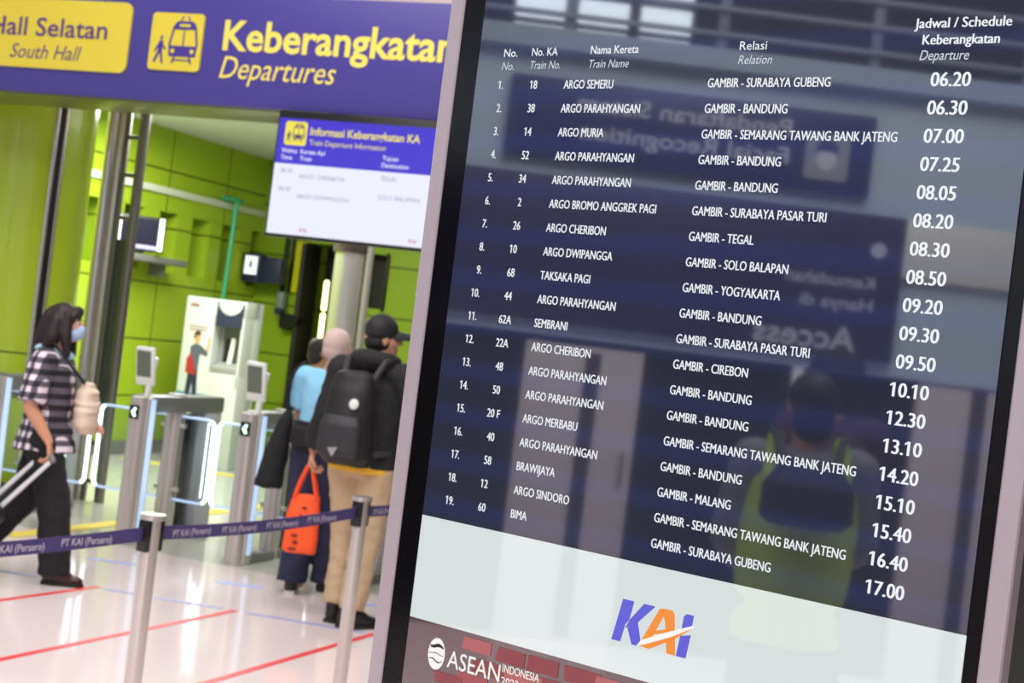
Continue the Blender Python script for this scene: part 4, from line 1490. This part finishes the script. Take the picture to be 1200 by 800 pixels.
soft('pouch', g, 0.010, cloth_black, jb, smooth=3, wrinkle=0.010)
g = G(); g.tube([(-0.25, -0.03, 1.08), (-0.255, -0.06, 1.25), (-0.22, -0.06, 1.37), (-0.19, 0.0, 1.425), (-0.2, 0.08, 1.36), (-0.265, 0.08, 1.2), (-0.26, 0.0, 1.08)], 0.012, seg=8)
g.build('strap', cloth_black, jb)

# --- man in black jacket and cap with a backpack
M2_LOC = Vector((-0.755, 8.74, 0))
JB = dict(hip_l=(-0.09, 0.0, 0.89), hip_r=(0.09, 0.0, 0.89), kn_l=(-0.08, 0.06, 0.48), an_l=(-0.075, 0.03, 0.085),
          kn_r=(0.08, -0.02, 0.48), an_r=(0.065, -0.07, 0.08), neck=(0, 0.02, 1.42), head=(0.0, 0.055, 1.575), yaw=-52,
          sh_l=(-0.195, 0.0, 1.38), el_l=(-0.245, -0.02, 1.12), wr_l=(-0.335, 0.05, 0.915),
          sh_r=(0.195, 0.0, 1.38), el_r=(0.26, 0.04, 1.10), wr_r=(0.20, 0.20, 0.95),
          hand_l=((-0.1, 0.05, -1), (0.9, 0.3, 0.0), 0.8, 1), hand_r=((-0.3, 0.8, -0.5), (-1, 0, -0.3), 0.6, -1))
m2, s, V, hp = person('man in black hooded jacket, black cap and khaki trousers seen from behind', M2_LOC, 70, 1.77, JB, skin_tan, voxel=0.0065)
legs_cloth(m2, s, V, JB, mat('khaki_trousers', (194, 168, 134), 0.85, noise_amt=0.05, noise_scale=20), r=(0.112, 0.082, 0.072), hem=-0.02, seed=7.0, wrinkle=0.011)
shoes(m2, s, V, JB, mat('black_boot', (26, 24, 25), 0.45), sole_dark, (0, -32))
torso_cloth(m2, s, V, JB, mat('black_jacket', (26, 25, 29), 0.8), 0.87, grow=0.016, sleeve=1.9, name='jacket', hemr=(0.19, 0.15), seed=8.0, wrinkle=0.010)
g = G()
hip_c = Vector((0, 0, 0.86)) * s
loft(g, [(0, 0, 0.845 * s, 0.20 * s, 0.16 * s), (0, 0, 0.90 * s, 0.196 * s, 0.158 * s)])
soft('shirt_hem', g, 0.010, mat('yellow_shirt', (238, 186, 50), 0.8), m2, smooth=2, wrinkle=0.006)
g = G()
nk = V(JB['neck'])
for k in range(24):
    a0, a1 = 2 * math.pi * k / 24, 2 * math.pi * (k + 1) / 24
    def f(a):
        bk = 0.5 - 0.5 * math.sin(a)
        return nk + Vector((0.10 * math.cos(a), 0.10 * math.sin(a) - 0.005, 0.018 + 0.018 * bk)) * s
    def r_(a):
        return (0.036 + 0.026 * (0.5 - 0.5 * math.sin(a))) * s
    g.cap(f(a0), r_(a0), f(a1), r_(a1), sub=1)
soft('hood', g, 0.010, mat('black_jacket', (26, 25, 29), 0.8), m2, smooth=3, wrinkle=0.010, seed=3.0)
g = G(); g.ball(hp(0, -0.022, -0.02), (0.077 * s, 0.088 * s, 0.07 * s))
soft('hair', g, 0.008, mat('black_hair', (24, 20, 20), 0.6), m2, smooth=1)
g = G(); g.ball(hp(0, -0.012, 0.050), (0.090 * s, 0.110 * s, 0.088 * s)); g.ball(hp(0, -0.015, 0.03), (0.088 * s, 0.108 * s, 0.05 * s))
capo = soft('cap', g, 0.008, mat('black_cap', (28, 27, 32), 0.7), m2, smooth=2)
g = G()
RZ = Matrix.Rotation(math.radians(JB['yaw']), 3, 'Z')
n_ = 12
rows = []
for fr_ in (0.0, 0.35, 0.7, 1.0):
    row = []
    for k in range(n_ + 1):
        x = -0.082 + 0.164 * k / n_
        u = x / 0.082
        y0 = 0.085 * math.sqrt(max(0.0, 1 - 0.8 * u * u))
        y1 = 0.06 + 0.115 * max(0.0, 1 - u ** 4) ** 0.5
        row.append((x, y0 + (y1 - y0) * fr_, 0.050 - 0.034 * u * u - 0.010 * fr_))
    rows.append(row)
top = [[g.bm.verts.new(hp(*p)) for p in r] for r in rows]
low = [[g.bm.verts.new(hp(p[0], p[1], p[2] - 0.011)) for p in r] for r in rows]
for a in range(3):
    for k in range(n_):
        g.bm.faces.new((top[a][k], top[a][k + 1], top[a + 1][k + 1], top[a + 1][k]))
        g.bm.faces.new((low[a][k + 1], low[a][k], low[a + 1][k], low[a + 1][k + 1]))
for k in range(n_):
    g.bm.faces.new((top[3][k], top[3][k + 1], low[3][k + 1], low[3][k]))
    g.bm.faces.new((top[0][k + 1], top[0][k], low[0][k], low[0][k + 1]))
for a in range(3):
    g.bm.faces.new((top[a][0], top[a + 1][0], low[a + 1][0], low[a][0]))
    g.bm.faces.new((top[a + 1][n_], top[a][n_], low[a][n_], low[a + 1][n_]))
g.build('visor', mat('black_cap', (28, 27, 32), 0.7), capo)

bpk = E('backpack', 'black backpack worn by the man in the black cap', 'backpack', M2_LOC, math.radians(70 - 90))
g = G()
loft(g, [(0, -0.26, 0.93, 0.12, 0.075), (0, -0.27, 0.97, 0.15, 0.105), (0, -0.265, 1.15, 0.148, 0.11), (0, -0.25, 1.34, 0.135, 0.09), (0, -0.245, 1.43, 0.11, 0.06), (0, -0.24, 1.45, 0.07, 0.03)])
soft('main_bag', g, 0.010, mat('backpack_black', (22, 21, 24), 0.6), bpk, smooth=3, wrinkle=0.006)
g = G(); loft(g, [(0, -0.355, 0.97, 0.11, 0.04), (0, -0.36, 1.0, 0.13, 0.055), (0, -0.355, 1.15, 0.125, 0.05), (0, -0.345, 1.2, 0.10, 0.03)])
soft('outer_pocket', g, 0.009, mat('backpack_grey', (40, 40, 45), 0.6), bpk, smooth=3, wrinkle=0.004)
for sx in (-1, 1):
    g = G(); g.tube([(sx * 0.09, -0.20, 1.40), (sx * 0.115, -0.11, 1.515), (sx * 0.13, 0.0, 1.535), (sx * 0.14, 0.10, 1.46), (sx * 0.145, 0.185, 1.30), (sx * 0.15, 0.18, 1.12), (sx * 0.18, 0.0, 1.0), (sx * 0.15, -0.19, 1.0)], 0.017, seg=8)
    g.build('shoulder_strap', mat('strap_grey', (52, 52, 56), 0.7), bpk)
g = G(); g.ball((0.075, -0.375, 1.27), (0.028, 0.008, 0.03), rot=(0, 0.5, 0))
g.build('white_patch', white_paint, bpk)
g = G(); g.prism([(-0.03, 1.02), (0.03, 1.03), (0.0, 0.975)], -0.414, -0.42)
g.build('grey_patch', mat('patch_grey', (150, 150, 152), 0.6), bpk, smooth=False)

# orange bag in his left hand
RM2 = Matrix.Rotation(math.radians(70 - 90), 3, 'Z')
hw = M2_LOC + RM2 @ (V(JB['wr_l']) + Vector((0.01, 0.01, -0.085)))
ob = E('orange_bag', 'bright orange carrier bag hanging from the hand of the man in black', 'bag', Vector((hw.x - 0.02, hw.y, hw.z - 0.522)), math.radians(-12))
ob.scale = (1, 1, 0.87)
orange = mat('orange_fabric', (250, 88, 34), 0.6)
g = G()
loft(g, [(-0.01, 0, 0.0, 0.085, 0.03), (-0.01, 0, 0.02, 0.105, 0.05), (-0.005, 0, 0.25, 0.10, 0.045), (0.0, 0, 0.385, 0.085, 0.022), (0, 0, 0.395, 0.08, 0.012)], seg=32)
soft('pouch', g, 0.009, orange, ob, smooth=2, wrinkle=0.008, seed=6.0)
for yy in (-0.014, 0.014):
    g = G(); g.tube([(-0.07, yy, 0.37), (-0.045, yy, 0.48), (-0.012, yy * 0.4, 0.585), (0.0, yy * 0.3, 0.60), (0.012, yy * 0.4, 0.585), (0.04, yy, 0.48), (0.065, yy, 0.37)], 0.011, seg=8)
    g.build('handle', orange, ob)
mkm = mat('bag_print', (96, 40, 30), 0.7)
for x, z, w in ((0.01, 0.31, 0.03), (-0.03, 0.12, 0.035), (-0.02, 0.075, 0.03), (-0.035, 0.03, 0.045), (-0.005, 0.26, 0.012)):
    g = G(); g.box((x, -0.052 if z < 0.2 else -0.046, z), (w, 0.012, 0.014), 0.003, seg=1)
    g.build('print_mark', mkm, ob)

# --- person further back, only dark hair shows behind the man in light blue
M3_LOC = Vector((-1.50, 11.85, 0))
J3 = dict(JM); J3['hand_l'] = JM['hand_l']; J3['yaw'] = 0
m3, s, V, hp = person('person with dark hair half hidden behind the man in light blue', M3_LOC, 20, 1.56, J3, skin_tan, voxel=0.010)
legs_cloth(m3, s, V, J3, cloth_black)
shoes(m3, s, V, J3, mat('dark_grey_shoe', (40, 38, 42), 0.6), sole_dark)
torso_cloth(m3, s, V, J3, mat('dark_grey_top', (56, 56, 60), 0.85), 0.84, grow=0.005, sleeve=1.8)
g = G(); g.ball(hp(0, -0.02, 0.028), (0.083 * s, 0.102 * s, 0.094 * s)); g.ball(hp(0, -0.05, -0.04), (0.076 * s, 0.07 * s, 0.08 * s))
soft('hair', g, 0.008, mat('charcoal_hair', (52, 48, 46), 0.6), m3, smooth=2)

# ------------------------------------------------------------------ the side of the hall that the screen mirrors
C0 = Vector((-6.399, -0.464, 0))
RS = math.radians(103.9)
g = G(); g.box((0, 0.15, 2.62), (14, 0.3, 1.68))
struct(g.build('wall_rear', mat('pale_grey_wall', (186, 204, 222), 0.6), loc=C0, rz=RS))
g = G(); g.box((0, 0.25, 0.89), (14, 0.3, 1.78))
struct(g.build('wall_rear', mat('dark_concourse_stand_in', (40, 42, 50), 0.3), loc=C0, rz=RS))  # wall painted dark in place of the dim open concourse
g = G(); g.box((0, 1.2, 3.49), (14, 2.6, 0.12)); 
struct(g.build('trim_4', mat('gallery_edge', (160, 178, 196), 0.6), loc=C0, rz=RS))
g = G(); g.box((0, 2.7, 5.3), (14, 0.2, 3.4))
struct(g.build('wall_gallery', mat('dark_gallery', (58, 56, 66), 0.7), loc=C0, rz=RS))
day = mat('daylight_pane', (220, 230, 240), 0.3, emit=(225, 238, 250), strength=5.0)
wfr = mat('window_frame_grey', (70, 74, 84), 0.5)
for k, x in enumerate((0.15, 0.62, 1.09)):
    g = G()
    g.box((x, 2.57, 4.24), (0.44, 0.06, 0.72), 0.006)
    w_ = struct(g.build('window_%d' % (k + 2), wfr, loc=C0, rz=RS))
    for z in (4.01, 4.24, 4.47):
        g = G(); g.box((x, 2.535, z), (0.38, 0.02, 0.18))
        g.build('pane', day, w_)
rl = E('gallery_railing', 'grey railing of the upper gallery mirrored at the top of the screen', 'railing', C0, RS)
rail_m = mat('railing_grey', (150, 158, 170), 0.4, 0.3)
for k in range(6):
    g = G(); g.cyl((-5, -0.05, 3.64 + 0.15 * k), (5, -0.05, 3.64 + 0.15 * k), 0.018 if k < 5 else 0.03, seg=10)
    g.build('rail_bar', rail_m, rl)
for k in range(11):
    g = G(); g.box((-4.5 + 0.9 * k, -0.02, 4.0), (0.06, 0.03, 0.92), 0.004)
    g.build('rail_post', rail_m, rl)
# face recognition sign
s1 = E('recognition_sign', 'dark blue face recognition sign mirrored in the upper part of the screen', 'sign', C0 + Vector((0, 0, 2.80)), RS)
g = G(); g.box((0.12, -0.03, 0.235), (2.14, 0.06, 0.47), 0.006)
g.build('board', mat('deep_blue_board', (46, 54, 112), 0.4), s1)
board_txt = mat('pale_board_lettering', (206, 210, 226), 0.5)
writing('sign_lettering', [dict(body='Pendaftaran Sistem', x=-0.46, z=0.30, cap=0.10, width=1.25, bold=0.01),
                           dict(body='Facial Recognition', x=-0.46, z=0.135, cap=0.10, width=1.22, bold=0.01)], board_txt, s1, -0.062)
g = G(); g.rrect(-0.81, 0.07, -0.555, 0.335, 0.02, -0.06, -0.066)
ic = g.build('face_plate', mat('plate_grey', (150, 156, 168), 0.5), s1, smooth=False)
g = G(); g.prism(ell(-0.68, 0.20, 0.06, 0.075, 20), -0.067, -0.069)
g.build('face', board_txt, ic, smooth=False)
g = G(); g.prism([(-0.745, 0.21), (-0.74, 0.28), (-0.68, 0.305), (-0.62, 0.28), (-0.615, 0.21), (-0.64, 0.235), (-0.72, 0.235)], -0.070, -0.072)
g.build('face_hair', mat('deep_blue_board', (46, 54, 112), 0.4), ic, smooth=False)
# access advert
s2 = E('access_sign', 'dark purple advertising board mirrored in the middle of the screen', 'sign', C0 + Vector((0, 0, 1.86)), RS)
g = G(); g.box((0.85, -0.03, 0.42), (4.1, 0.06, 0.85), 0.006)
g.build('board', mat('deep_purple_board', (44, 42, 88), 0.4), s2)
adt = mat('dim_board_lettering', (196, 200, 224), 0.5)
writing('sign_lettering', [dict(body='Kemudahan', x=-1.05, z=0.41, cap=0.075, width=0.52, bold=0.01),
                           dict(body='Hanya di', x=-1.05, z=0.28, cap=0.075, width=0.42, bold=0.01),
                           dict(body='Access', x=-0.98, z=0.04, cap=0.14, width=0.60, bold=0.02)], adt, s2, -0.062)
g = G(); g.prism(ell(-1.05, 0.64, 0.045, 0.045, 18), -0.061, -0.065)
g.build('round_logo', adt, s2, smooth=False)
# pale panels on the dark lower wall
for k, (x0, x1, z1) in enumerate(((0.22, 0.92, 1.74), (-2.02, -1.40, 1.80))):
    g = G(); g.box(((x0 + x1) / 2, 0.06, z1 / 2), (x1 - x0, 0.08, z1), 0.008)
    d_ = struct(g.build('door_%d' % (k + 2), mat('pale_door', (206, 196, 204), 0.5), loc=C0, rz=RS))
    for f_ in (0.42,):
        g = G(); g.box((x0 + (x1 - x0) * f_, 0.018, z1 / 2), (0.09, 0.012, z1 * 0.96))
        g.build('dark_groove', mat('groove_grey', (70, 66, 76), 0.5), d_)
    g = G(); g.cyl((x0 + 0.06, 0.0, 0.95), (x0 + 0.06, 0.0, 1.15), 0.012, seg=10)
    g.build('door_handle', steel, d_)
g = G(); g.box((-1.52, -0.03, 2.53), (0.74, 0.05, 0.34), 0.006)
o = g.build('wall_panel', white_paint, None, C0, RS)
tag(o, 'white wall panel mirrored right of the purple board', 'panel')
g = G(); g.box((-0.735, 0.05, 1.66), (0.15, 0.06, 0.40), 0.006)
o = g.build('lit_notice', mat('notice_white', (220, 224, 230), 0.5, emit=(220, 226, 235), strength=0.8), None, C0, RS)
tag(o, 'narrow pale lit notice mirrored below the purple board', 'notice')

# guard in a yellow green vest and a visitor in dark clothes, both mirrored in the screen
def bystander(label, loc, heading, height, top, trs, vest=None, hairc=(24, 22, 24), hat=False):
    r, s, V, hp = person(label, loc, heading, height, JM, skin_tan, voxel=0.010)
    legs_cloth(r, s, V, JM, trs)
    shoes(r, s, V, JM, mat('black_boot', (26, 24, 25), 0.45), sole_dark)
    torso_cloth(r, s, V, JM, top, 0.84, grow=0.01, sleeve=1.85, name='jacket')
    if vest:
        g = G()
        loft(g, [(0, y * s, z * s, rx * s, ry * s) for y, z, rx, ry in ((0.0, 0.74, 0.19, 0.155), (0.0, 0.95, 0.20, 0.165), (0.01, 1.15, 0.212, 0.172), (0.015, 1.30, 0.205, 0.165), (0.02, 1.36, 0.17, 0.14))])
        for sx in (-1, 1):
            g.chain([(V((sx * 0.12, -0.12, 1.32)), 0.035 * s), (V((sx * 0.115, -0.02, 1.455)), 0.03 * s), (V((sx * 0.12, 0.13, 1.32)), 0.035 * s)])
        soft('vest', g, 0.010, vest, r, smooth=3, wrinkle=0.006)
    g = G(); g.ball(hp(0, -0.02, 0.03), (0.088 * s, 0.105 * s, 0.096 * s)); g.ball(hp(0, -0.055, -0.05), (0.078 * s, 0.07 * s, 0.09 * s))
    h_ = soft('hair', g, 0.008, mat('black_hair', (24, 20, 20), 0.6), r, smooth=2)
    if hat:
        g = G(); g.ball(hp(0, -0.01, 0.06), (0.12 * s, 0.13 * s, 0.085 * s)); g.cyl(hp(0, -0.01, 0.03), hp(0, -0.01, 0.045), 0.15 * s, seg=30)
        soft('hat', g, 0.009, cloth_black, r, smooth=2)
    return r
GUARD = Vector((-3.04, 0.26, 0))
bystander('guard in yellow green vest with a dark backpack mirrored in the screen', GUARD, 200, 1.74,
          mat('grey_uniform', (120, 122, 130), 0.8), cloth_black, mat('yellow_green_vest', (176, 204, 60), 0.7))
gb = E('backpack', 'dark backpack on the guard in the yellow green vest', 'backpack', GUARD, math.radians(200 - 90))
g = G(); loft(g, [(0, -0.24, 1.20, 0.13, 0.07), (0, -0.245, 1.23, 0.165, 0.09), (0, -0.24, 1.34, 0.16, 0.085), (0, -0.23, 1.43, 0.10, 0.05)])
soft('main_bag', g, 0.010, mat('backpack_black', (22, 21, 24), 0.6), gb, smooth=3)
for sx in (-1, 1):
    g = G(); g.tube([(sx * 0.09, -0.18, 1.40), (sx * 0.115, -0.09, 1.50), (sx * 0.13, 0.0, 1.515), (sx * 0.14, 0.10, 1.44), (sx * 0.145, 0.19, 1.30)], 0.017, seg=8)
    g.build('shoulder_strap', mat('strap_grey', (52, 52, 56), 0.7), gb)
bystander('visitor in dark clothes and black hat mirrored right of the guard', Vector((-4.52, -0.55, 0)), 195, 1.84,
          mat('maroon_jacket', (66, 36, 42), 0.8), cloth_black, None, hat=True)
